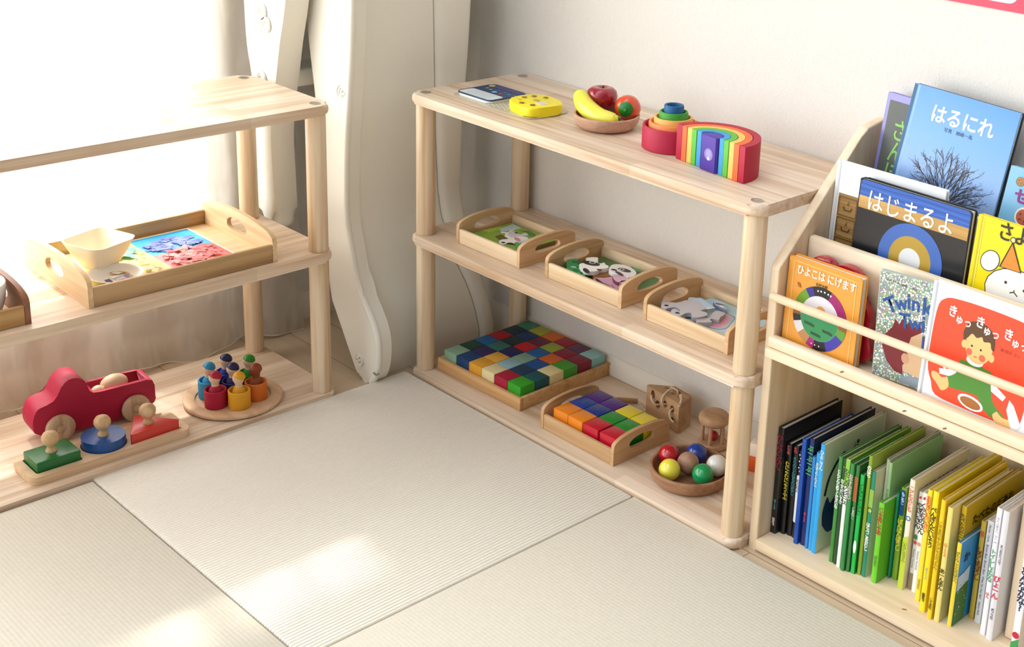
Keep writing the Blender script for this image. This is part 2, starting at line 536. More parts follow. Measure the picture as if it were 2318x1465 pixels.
# ------------------------------------------------------------------ tatami mats
def tatami(axis, a, bcol, ridge):
    m, nt, b = new_mat('woven_rush_' + axis)
    N, Lk = nt.nodes, nt.links
    tc = N.new('ShaderNodeTexCoord')
    w = N.new('ShaderNodeTexWave'); w.wave_type = 'BANDS'; w.bands_direction = axis; w.wave_profile = 'SIN'
    Lk.new(tc.outputs['Object'], w.inputs['Vector'])
    w.inputs['Scale'].default_value = math.pi / (10 * 0.0068) / math.pi * 3.14159; w.inputs['Distortion'].default_value = 0.35; w.inputs['Detail'].default_value = 1
    w.inputs['Detail Scale'].default_value = 0.3
    mp = N.new('ShaderNodeMapping'); mp.inputs['Scale'].default_value = (500, 110, 60) if axis == 'Y' else (700, 160, 60)
    Lk.new(tc.outputs['Object'], mp.inputs[0])
    n = N.new('ShaderNodeTexNoise'); n.inputs['Scale'].default_value = 1; n.inputs['Detail'].default_value = 2
    Lk.new(mp.outputs[0], n.inputs['Vector'])
    cr = N.new('ShaderNodeValToRGB')
    cr.color_ramp.elements[0].position = 0.25; cr.color_ramp.elements[0].color = hexc(a)
    cr.color_ramp.elements[1].position = 0.75; cr.color_ramp.elements[1].color = hexc(bcol)
    Lk.new(n.outputs['Fac'], cr.inputs[0])
    mx = N.new('ShaderNodeMix'); mx.data_type = 'RGBA'; mx.blend_type = 'MULTIPLY'; mx.inputs[0].default_value = 0.10 * ridge
    Lk.new(cr.outputs[0], mx.inputs[6]); Lk.new(w.outputs['Color'], mx.inputs[7])
    Lk.new(mx.outputs[2], b.inputs['Base Color'])
    bp = N.new('ShaderNodeBump'); bp.inputs['Strength'].default_value = ridge; bp.inputs['Distance'].default_value = 0.0012
    Lk.new(w.outputs['Fac'], bp.inputs['Height']); Lk.new(bp.outputs[0], b.inputs['Normal'])
    b.inputs['Roughness'].default_value = 0.6; b.inputs['Specular IOR Level'].default_value = 0.25
    return m
TAT_X = tatami('X', '#E6DECD', '#F0E9DB', 0.8)
TAT_Y = tatami('Y', '#D2CBBA', '#DCD5C5', 0.16)
MZ = 0.012
def mat_(label, x0, x1, y0, y1, m):
    bm = B(x0 + 0.0012, x1 - 0.0012, y0 + 0.0012, y1 - 0.0012, 0.0, MZ, 0.004, 3)
    return tag(obj('tatami_mat', bm, m), label, 'floor mat', 'square rush floor mats')
mat_('cream rush mat with coarse ridges in the corner between the two toy shelves', -0.029, 0.652, -0.714, -0.0315, TAT_X)
mat_('greyish cream rush mat beside the shelf holding the red toy truck', -0.018, 0.652, -1.40, -0.714, TAT_Y)
mat_('smooth beige rush mat lying before the bookcase with the picture books', 0.652, 1.335, -0.714, -0.029, TAT_Y)
mat_('rush mat at the frame edge below the sunlit one', 0.652, 1.335, -1.40, -0.714, TAT_X)

# ------------------------------------------------------------------ toy shelves
SL, SD, ST = 0.8583, 0.2543, 0.0205
Z1, Z2, Z3 = 0.020, 0.323, 0.6204
def toy_shelf(label, loc, rz):
    t = thing('toy_shelf', label, 'shelf', loc, rz, 'open pine toy shelves')
    for z in (Z1, Z2, Z3):
        bm = bmesh.new()
        prism(bm, rrect(-0.0245, SL + 0.0245, -0.027, SD + 0.024, 0.023, 8), z - ST if z > Z1 else 0.0, z - 0.0004, 'xy', 0.0075, 4)
        obj('shelf_board', bm, PINE, t)
    for x in (0, SL):
        for y in (0, SD):
            for z0, z1 in ((Z1, Z2 - ST), (Z2, Z3 - ST)):
                bm = bmesh.new()
                lathe(bm, [(0, z0), (0.0188, z0), (0.0195, z0 + 0.004), (0.0195, z1 - 0.004), (0.0188, z1), (0, z1)], (x, y, 0), 28)
                obj('post', bm, POST, t)
            bm = bmesh.new()
            lathe(bm, [(0, Z3 - 0.001), (0.0105, Z3 - 0.001), (0.0105, Z3 + 0.0006), (0.008, Z3 + 0.001), (0.004, Z3 + 0.0002), (0, Z3 + 0.0002)], (x, y, 0), 20)
            obj('bolt', bm, METAL, t)
    return t
toy_shelf('three tier pine toy shelf along the textured wall, next to the bookcase', (0, 0, 0), 0)
toy_shelf('three tier pine toy shelf standing before the sheer curtain', (-0.0493 - SD, -0.2256, 0), -math.pi / 2 + math.radians(0.42))

# ------------------------------------------------------------------ plastic slide standing in the corner
sl = thing('toy_slide', 'cream plastic toddler slide standing folded upright in the corner', 'slide', (-0.1, -0.1, 0))
def L(p): return (p[0] + 0.1, p[1])
rail = [(-0.262, 1.15), (-0.253, 0.90), (-0.244, 0.778), (-0.235, 0.689), (-0.22, 0.60), (-0.206, 0.481), (-0.192, 0.369), (-0.188, 0.263), (-0.184, 0.176), (-0.137, 0.093), (-0.092, 0.022), (-0.078, 0.004), (-0.055, 0.0), (-0.036, 0.003), (-0.022, 0.02), (-0.010, 0.05), (-0.006, 0.10), (-0.022, 0.145), (-0.071, 0.211), (-0.097, 0.289), (-0.112, 0.36), (-0.108, 0.494), (-0.088, 0.684), (-0.080, 0.804), (-0.075, 0.95), (-0.072, 1.15)]
bm = bmesh.new()
prism(bm, [L(p) for p in smooth2(rail, 3)], -0.015, 0.017, 'xz', 0.007, 4)
r1 = obj('side_rail', bm, PLASTIC, sl, 50)
bm = bmesh.new()   # raised rounded lip along the front of the rail
lip = [(-0.036, 0.006), (-0.026, 0.02), (-0.014, 0.05), (-0.011, 0.10), (-0.027, 0.143), (-0.076, 0.209), (-0.102, 0.287), (-0.117, 0.36), (-0.113, 0.494), (-0.093, 0.684), (-0.085, 0.804), (-0.080, 0.95), (-0.077, 1.15)]
tube(bm, [(p[0] + 0.1, -0.012, p[1]) for p in smooth2(lip, 4)], 0.0075, 10)
obj('lip', bm, PLASTIC, r1, 60)
for cx, cz, r in ((-0.118, 0.61, 0.021), (-0.075, 0.045, 0.0135)):
    bm = bmesh.new()
    mt = Matrix.Translation((cx + 0.1, -0.0152, cz)) @ Matrix.Rotation(math.pi / 2, 4, 'X')
    lathe(bm, [(0, -0.002), (r * 0.5, -0.002), (r * 0.55, 0.002), (r * 0.78, 0.0005), (r * 0.85, 0.003), (r, 0.003), (r * 1.06, 0)], (0, 0, 0), 24, mt)
    for k in range(3):
        c, s = math.cos(k * 2.09), math.sin(k * 2.09)
        box(bm, cx + 0.1 - 0.003 + 0.005 * c, cx + 0.1 + 0.003 + 0.005 * c, -0.0185, -0.0155, cz - 0.003 + 0.005 * s, cz + 0.003 + 0.005 * s, 0.0008, 1)
    obj('screw_cap', bm, PLASTIC, r1, 40)
bz = [0.0, 0.04, 0.1, 0.145, 0.2, 0.3, 0.36, 0.5, 0.7, 0.9, 1.15]
bx = [-0.060, -0.055, -0.058, -0.066, -0.085, -0.110, -0.118, -0.112, -0.098, -0.088, -0.082]
yin = [0.196, 0.190, 0.176, 0.164, 0.146, 0.127, 0.122, 0.111, 0.096, 0.083, 0.075]
yout = [0.234, 0.231, 0.221, 0.210, 0.199, 0.187, 0.183, 0.182, 0.187, 0.189, 0.190]
def ip(z, T):
    for i in range(len(bz) - 1):
        if z <= bz[i + 1]: return T[i] + (T[i + 1] - T[i]) * (z - bz[i]) / (bz[i + 1] - bz[i])
    return T[-1]
def sheet(xf, ya, yb, name, th, rnd=0.0, parent=None, n=60):
    bm = bmesh.new(); rows = []
    prof = [(0, ya, 0)] + [(0, yb, 0)]
    for i in range(n + 1):
        z = 1.15 * i / n
        x, y0, y1 = xf(z), ya(z), yb(z)
        if rnd:
            ring = []
            for (cy, cx, a0) in ((y0 + rnd, x - rnd, 180), (y1 - rnd, x - rnd, 90)):
                for k in range(6):
                    a = math.radians(a0 - 90 * k / 5)
                    ring.append((cx + rnd * math.sin(a), cy + rnd * math.cos(a)))
            ring += [(x - th, y1), (x - th, y0)]
        else:
            ring = [(x, y0), (x, y1), (x - th, y1), (x - th, y0)]
        rows.append([bm.verts.new((q[0] + 0.1, q[1] + 0.1, z)) for q in ring])
    m = len(rows[0])
    for a, b2 in zip(rows, rows[1:]):
        for k in range(m): bm.faces.new((a[k], a[(k + 1) % m], b2[(k + 1) % m], b2[k]))
    bm.faces.new(rows[0][::-1]); bm.faces.new(rows[-1])
    return obj(name, bm, PLASTIC, parent or sl, 45)
sheet(lambda z: ip(z, bx), lambda z: -0.083, lambda z: ip(z, yin) - 0.0022, 'slide_bed', 0.02)
sheet(lambda z: ip(z, bx) + 0.012, lambda z: ip(z, yin), lambda z: ip(z, yout), 'side_rail', 0.10, 0.018)
# ladder frames and rungs behind the slide bed
lad = [(-0.368, 1.0), (-0.367, 0.765), (-0.362, 0.673), (-0.348, 0.609), (-0.341, 0.508), (-0.345, 0.40), (-0.342, 0.325), (-0.330, 0.302), (-0.292, 0.292), (-0.276, 0.305), (-0.279, 0.40), (-0.282, 0.490), (-0.272, 0.560), (-0.255, 0.620), (-0.237, 0.696), (-0.210, 0.789), (-0.170, 1.0)]
for y0, y1 in ((-0.182, -0.128), (0.155, 0.205)):
    bm = bmesh.new()
    prism(bm, [L(p) for p in smooth2(lad, 3)], y0 + 0.1, y1 + 0.1, 'xz', 0.02, 5)
    lf = obj('ladder_frame', bm, PLASTIC, sl, 55)
    if y0 < 0:
        for cx, cz in ((-0.296, 0.752), (-0.282, 0.728), (-0.306, 0.612)):
            bm = bmesh.new()
            mt = Matrix.Translation((cx + 0.1, y0 + 0.0988, cz)) @ Matrix.Rotation(math.pi / 2, 4, 'X')
            lathe(bm, [(0, 0.0), (0.007, 0.0), (0.008, 0.003), (0.012, 0.001), (0.013, 0.004), (0.016, 0.004), (0.017, 0)], (0, 0, 0), 22, mt)
            obj('screw_cap', bm, PLASTIC, lf, 40)
for z in (0.594, 0.737, 0.90):
    bm = B(-0.345 + 0.1, -0.262 + 0.1, -0.03, 0.257, z, z + 0.038, 0.008, 3)
    obj('rung', bm, PLASTIC, sl, 45)
# ------------------------------------------------------------------ things on the pine shelf along the wall: top
# phone-style toy lying on its clear dotted card
t = thing('toy_card', 'clear dotted backing card on the top board near the slide', 'card', (0.0, 0.0, Z3), 0)
bm = bmesh.new()
prism(bm, smooth2([(0.040, 0.040), (0.060, 0.030), (0.150, 0.026), (0.255, 0.026), (0.283, 0.045), (0.285, 0.085), (0.278, 0.128), (0.215, 0.146), (0.130, 0.150), (0.050, 0.142), (0.036, 0.125)], 4, True), 0.0, 0.0016, 'xy', 0.0004, 1)
obj('sheet', bm, paint('#BDB49E', 0.25, 0.05), t)
pc = Pic()
for i in range(7):
    for j in range(4):
        pc.poly(circ(0.151 + 0.0085 * i, 0.036 + 0.0085 * j + (0.004 if i % 2 else 0), 0.0021, 8), '#E9E4D6', i + j == 0)
pc.build('dots', t, 0.0017)
t = thing('toy_phone', 'dark blue toy phone with white screen beside the yellow button toy', 'toy', (0, 0, Z3 + 0.0017), 0)
bm = bmesh.new(); prism(bm, rrect(0.050, 0.152, 0.037, 0.135, 0.014), 0.0, 0.005, 'xy', 0.0012, 2)
obj('body', bm, paint('#EFEFEA', 0.3, 0.02), t)
bm = bmesh.new(); prism(bm, rrect(0.048, 0.154, 0.036, 0.136, 0.014), 0.005, 0.0072, 'xy', 0.0006, 1)
obj('face_plate', bm, paint('#1B3A66', 0.25, 0.04), t)
pc = Pic()
pc.poly(rrect(0.053, 0.150, 0.039, 0.077, 0.008), '#D3DADB')
for i in range(5): pc.line([(0.066, 0.047 + 0.006 * i), (0.134, 0.047 + 0.006 * i)], 0.0012, '#A9B3B6')
pc.poly(rrect(0.07, 0.15, 0.112, 0.133, 0.006), '#39396F')
for x, y, r, h in ((0.062, 0.119, 0.007, '#C9B33C'), (0.070, 0.100, 0.004, '#B9A04A'), (0.085, 0.096, 0.004, '#6AA0B0'), (0.104, 0.090, 0.006, '#7FC2CC'), (0.124, 0.088, 0.005, '#B2475A'), (0.098, 0.106, 0.004, '#4D78A0'), (0.120, 0.104, 0.003, '#5FA08A'), (0.138, 0.098, 0.004, '#2E86B8')):
    pc.poly(circ(x, y, r, 10), h)
pc.build('screen_print', t, 0.0073)
t = thing('button_toy', 'yellow rounded toy with round pop buttons next to the fruit bowl', 'toy', (0.238, 0.078, Z3 + 0.0017), math.radians(-8))
YEL = paint('#F4E21C', 0.35, 0.03)
outl = smooth2([(-0.046, -0.020), (-0.030, -0.038), (0.020, -0.044), (0.044, -0.034), (0.050, 0.0), (0.046, 0.032), (0.020, 0.044), (-0.020, 0.045), (-0.042, 0.034), (-0.049, 0.008)], 5, True)
bm = bmesh.new(); prism(bm, outl, 0.0, 0.019, 'xy', 0.004, 3)
bt_ = obj('body', bm, YEL, t)
for i, (x, y, r, h) in enumerate(((0.0, 0.004, 0.0068, '#C9A21A'), (-0.030, 0.018, 0.0056, '#8A6B22'), (-0.032, -0.003, 0.0056, '#8A6B22'), (-0.022, -0.022, 0.0056, '#E0C41E'), (0.002, -0.031, 0.0056, '#8A6B22'), (0.026, -0.022, 0.0056, '#7A5A1C'), (-0.010, 0.032, 0.0056, '#8A6B22'))):
    bm = bmesh.new()
    lathe(bm, [(0, 0.0188), (r, 0.0188), (r * 0.9, 0.0203), (r * 0.4, 0.0207), (0, 0.0207)], (x, y, 0), 16)
    obj('button', bm, paint(h, 0.4), t)
bm = bmesh.new(); prism(bm, rrect(0.010, 0.034, -0.008, 0.010, 0.006), 0.0188, 0.0198, 'xy', 0.0004, 1)
obj('sticker', bm, paint('#D9D2BE', 0.3), t)

# fruit bowl
def bowl(name, label, cat, loc, R, h, mat, wall=0.005, foot=0.62, group=None):
    t = thing(name, label, cat, loc, 0, group)
    bm = bmesh.new()
    prof = [(0, 0.0), (R * foot, 0.0), (R * foot + 0.003, 0.0008)]
    for k in range(1, 8):
        a = k / 7 * math.pi / 2
        prof.append((R * foot + 0.003 + (R * (1 - foot) - 0.003) * math.sin(a), h * (1 - math.cos(a)) * 0.97))
    prof += [(R - 0.001, h), (R - wall + 0.001, h)]
    for k in range(7, 0, -1):
        a = k / 7 * math.pi / 2
        prof.append((R * foot + (R * (1 - foot) - wall) * math.sin(a), wall + (h - wall) * (1 - math.cos(a)) * 0.97))
    prof += [(R * foot, wall), (0, wall)]
    lathe(bm, prof, (0, 0, 0), 48)
    obj('bowl_body', bm, mat, t, 60)
    return t
BOWLW = wood('#C9A189', '#AE8468', 'X', None, 0.5, 1.2)
bowl('wooden_bowl', 'round pinkish wooden bowl holding toy fruit on the top board', 'bowl', (0.402, 0.110, Z3), 0.062, 0.027, BOWLW)
t = thing('toy_banana', 'yellow wooden toy banana lying across the fruit bowl', 'toy fruit', (0, 0, Z3), 0)
bm = bmesh.new()
P = smooth_path([(0.336, 0.104, 0.0485), (0.344, 0.099, 0.0465), (0.364, 0.089, 0.0385), (0.388, 0.083, 0.0315), (0.414, 0.081, 0.0275), (0.437, 0.087, 0.0270), (0.449, 0.094, 0.029)], 6)
n = len(P)
tube(bm, P, [max(0.003, 0.0178 * (math.sin(math.pi * min(1, max(0.0, 0.16 + 0.76 * i / (n - 1))))) ** 0.6 * (1 if i < n - 3 else 0.75)) * (0.55 if i == 0 else 0.85 if i == 1 else 1) for i in range(n)], 14)
obj('fruit_body', bm, paint('#E9E04A', 0.35, 0.06, 0.2), t, 70)
bm = bmesh.new(); ball(bm, (0.4475, 0.0965, 0.0292), 0.0048, 10)
obj('tip', bm, paint('#5E7D22', 0.5), t)
t = thing('toy_apple', 'dark red glossy toy apple behind the banana in the bowl', 'toy fruit', (0.367, 0.131, Z3 + 0.0415), 0)
bm = bmesh.new()
lathe(bm, [(r_ * 1.14, z_ * 1.14) for r_, z_ in [(0, -0.016), (0.006, -0.0185), (0.012, -0.018), (0.019, -0.012), (0.0245, -0.002), (0.026, 0.008), (0.0235, 0.017), (0.018, 0.0215), (0.011, 0.0228), (0.005, 0.0205), (0, 0.0175)]], (0, 0, 0), 32)
obj('fruit_body', bm, paint('#9A0E22', 0.2, 0.06, 0.6), t, 80)
bm = bmesh.new(); tube(bm, [(0, 0, 0.0195), (0.0005, 0, 0.024), (0.002, 0.001, 0.028)], 0.0016, 6)
obj('stem', bm, paint('#3A2114', 0.6), t)
t = thing('toy_orange', 'orange glossy toy fruit with green leaf cap in the bowl', 'toy fruit', (0.4285, 0.138, Z3 + 0.0385), 0)
bm = bmesh.new(); ball(bm, (0, 0, 0), 0.0245, 32)
obj('fruit_body', bm, paint('#D9481A', 0.2, 0.05, 0.6), t, 80)
dirv = Vector((0.48, -0.72, 0.10)).normalized()
mt = dirv.to_track_quat('Z', 'Y').to_matrix().to_4x4()
bm = bmesh.new()
prof = [(0.0248 * math.sin(a), 0.0248 * math.cos(a)) for a in (0.0, 0.18, 0.36, 0.52, 0.60)]
lathe(bm, prof + [(0.0242 * math.sin(0.60), 0.0242 * math.cos(0.60))], (0, 0, 0), 22, mt)
obj('leaf_cap', bm, paint('#1E7A2A', 0.35, 0.1), t, 60)
bm = bmesh.new(); tube(bm, [dirv * 0.0245, dirv * 0.029], 0.0028, 8)
obj('stem', bm, paint('#2F9A3A', 0.4), t)

# nested stacking bowls
cx, cy = 0.566, 0.114
zb = [0.0, 0.0045, 0.009, 0.0135, 0.018]
for i, (R, zt, hx, lab) in enumerate(((0.0545, 0.0415, '#B00F3A', 'large crimson stacking bowl at the bottom of the nested set'), (0.0435, 0.0475, '#EE8A4A', 'orange stacking bowl nested inside the crimson one'),
                                      (0.0345, 0.056, '#EBB05A', 'amber stacking bowl nested between the orange and green ones'), (0.0258, 0.066, '#3E9A2C', 'green stacking bowl nested under the small blue one'), (0.0178, 0.0775, '#0B5A8C', 'small blue stacking bowl at the top of the nested set'))):
    t = thing('stacking_bowl', lab, 'stacking bowl', (cx, cy, Z3 + zb[i]), 0, 'nested stacking bowls')
    h = zt - zb[i]; w = 0.0048 if i < 4 else 0.005
    bm = bmesh.new()
    fl = 0.0044
    lathe(bm, [(0, 0), (R - 0.001, 0), (R, 0.001), (R, h - 0.002), (R - 0.001, h), (R - w + 0.001, h), (R - w, h - 0.002), (R - w, fl), (0, fl)], (0, 0, 0), 48)
    obj('bowl_body', bm, paint(hx, 0.6, 0.08), t, 40)

# rainbow of nested half rings, lying on its side
rc = (0.7035, 0.057)
rr = [(0.0850, 0.0720, '#B21236', 'crimson'), (0.0708, 0.0590, '#EF6A33', 'orange'), (0.0578, 0.0468, '#F0C060', 'yellow'), (0.0456, 0.0345, '#5CB83A', 'green'), (0.0332, 0.0228, '#3C9AD0', 'light blue')]
rz = math.radians(-6.4)
for k, (r1, r0, hx, cn) in enumerate(rr):
    lab = {'crimson': 'crimson outermost arch of the rainbow stacker', 'orange': 'orange rainbow arch just inside the crimson one', 'yellow': 'yellow rainbow arch between the orange and green ones',
           'green': 'green rainbow arch just outside the light blue one', 'light blue': 'light blue innermost arch around the purple piece'}[cn]
    t = thing('rainbow_arch', lab, 'rainbow arch', (rc[0], rc[1] + (0.0, -0.0004, 0.0004, -0.0004, 0.0004)[k], Z3), rz, 'nested rainbow arches')
    bm = bmesh.new()
    prism(bm, circ(0, 0, r1, 40, None, 0, math.pi, True) + circ(0, 0, r0, 40, None, math.pi, 0, True), 0.0, 0.0625, 'xy', 0.0012, 2)
    obj('arch', bm, paint(hx, 0.6, 0.08), t, 30)
t = thing('rainbow_core', 'purple half round centre piece of the rainbow with round label', 'toy block', (rc[0], rc[1] - 0.004, Z3), rz, None)
bm = bmesh.new()
prism(bm, circ(0, 0.004, 0.0205, 28, None, 0.0, math.pi, True) + [(-0.0175, 0.0), (0.0175, 0.0)], 0.0, 0.0615, 'xy', 0.0012, 2)
obj('block', bm, paint('#4A2E9A', 0.55, 0.08), t, 30)
fm = Matrix.Translation((0.0, -0.0003, 0.0)) @ Matrix.Rotation(math.pi / 2, 4, 'X')
pc = Pic(); pc.poly(circ(0.002, 0.030, 0.0105, 24), '#8E80C8')
for i in range(5): pc.line([(-0.004 + 0.001 * abs(i - 2), 0.0255 + i * 0.0026), (0.008 - 0.001 * abs(i - 2), 0.0255 + i * 0.0026)], 0.0008, '#D6CCEA')
pc.poly(circ(0.002, 0.0225, 0.0028, 10), '#E8E0D8')
pc.build('label_print', t, 0.0, fm)

# ------------------------------------------------------------------ wooden handled trays
def tray(label, loc, rz, LX, LY, hs, he, wl=TRAYW, we=TRAYE, th=0.008, group='wooden trays with arched handles', dark=None, base=0.007):
    """x = long direction with low side rails, ends at x=0 and x=LX carry arched handles"""
    t = thing('serving_tray', label, 'tray', loc, rz, group)
    obj('base_panel', B(th, LX - th, th * 0.8, LY - th * 0.8, 0.0005, base), wood('#EBD5B2', '#D6B88C', 'X', None, 0.5, 0.8), t)
    for y0, y1 in ((0.0005, th), (LY - th, LY - 0.0005)):
        obj('side_rail', B(th, LX - th, y0, y1, 0, hs, 0.0018, 2), wl, t)
    for x0 in (0.0, LX - th):
        top = [(0, hs + 0.003)] + [(LY * (0.5 - 0.5 * math.cos(math.pi * k / 16)), hs + 0.003 + (he - hs - 0.003) * math.sin(math.pi * k / 16) ** 0.75) for k in range(1, 16)] + [(LY, hs + 0.003)]
        outer = [(0, 0)] + [(LY, 0)] + top[::-1]
        hw, hh = min(LY * 0.225, 0.037), he * 0.20
        zc = he * 0.54
        hole = []
        for k in range(24):
            a = 2 * math.pi * k / 24
            ux = abs(math.cos(a)) ** 0.85 * (1 if math.cos(a) > 0 else -1)
            hole.append((LY / 2 + hw * ux, zc + hh * abs(math.sin(a)) ** 0.8 * (1 if math.sin(a) > 0 else -1) + hh * 0.22 * (0.5 - ux * ux)))
        bm = bmesh.new()
        prism_hole(bm, outer, [hole], x0, x0 + th, 'yz')
        obj('handle_end', bm, we, t, 25)
    return t
tray('small pine tray with rabbit picture puzzle, at the slide end of the middle board', (0.084, 0.0125, Z2), math.radians(1.2), 0.190, 0.150, 0.0305, 0.054)
tray('small pine tray with panda puzzle pieces, between two other puzzle trays', (0.337, 0.026, Z2), math.radians(0.8), 0.204, 0.151, 0.0305, 0.054)
tray('small pine tray with elephant puzzle pieces, next to the bookcase', (0.598, 0.027, Z2), 0, 0.2, 0.151, 0.0305, 0.054)

def plate_piece(name, label, cat, pts, loc, rz, th, side, layers, tilt=(0, 0), group=None, sm=True):
    """flat wooden jigsaw piece with a printed top"""
    t = thing(name, label, cat, loc, rz, group)
    t.rotation_euler = (tilt[0], tilt[1], rz)
    p2 = smooth2(pts, 4, True) if sm else pts
    bm = bmesh.new(); prism(bm, p2, 0, th, 'xy', 0.0006, 1)
    obj('wood_piece', bm, paint(side, 0.5), t)
    if layers:
        pc = Pic()
        for sh, hx in layers: pc.poly(sh, hx)
        pc.build('print', t, th + 0.0001)
    return t
def el(cx, cy, rx, ry, rot=0, n=18):
    c, s = math.cos(rot), math.sin(rot)
    return [(cx + x * c - y * s, cy + x * s + y * c) for x, y in circ(0, 0, rx, n, ry)]
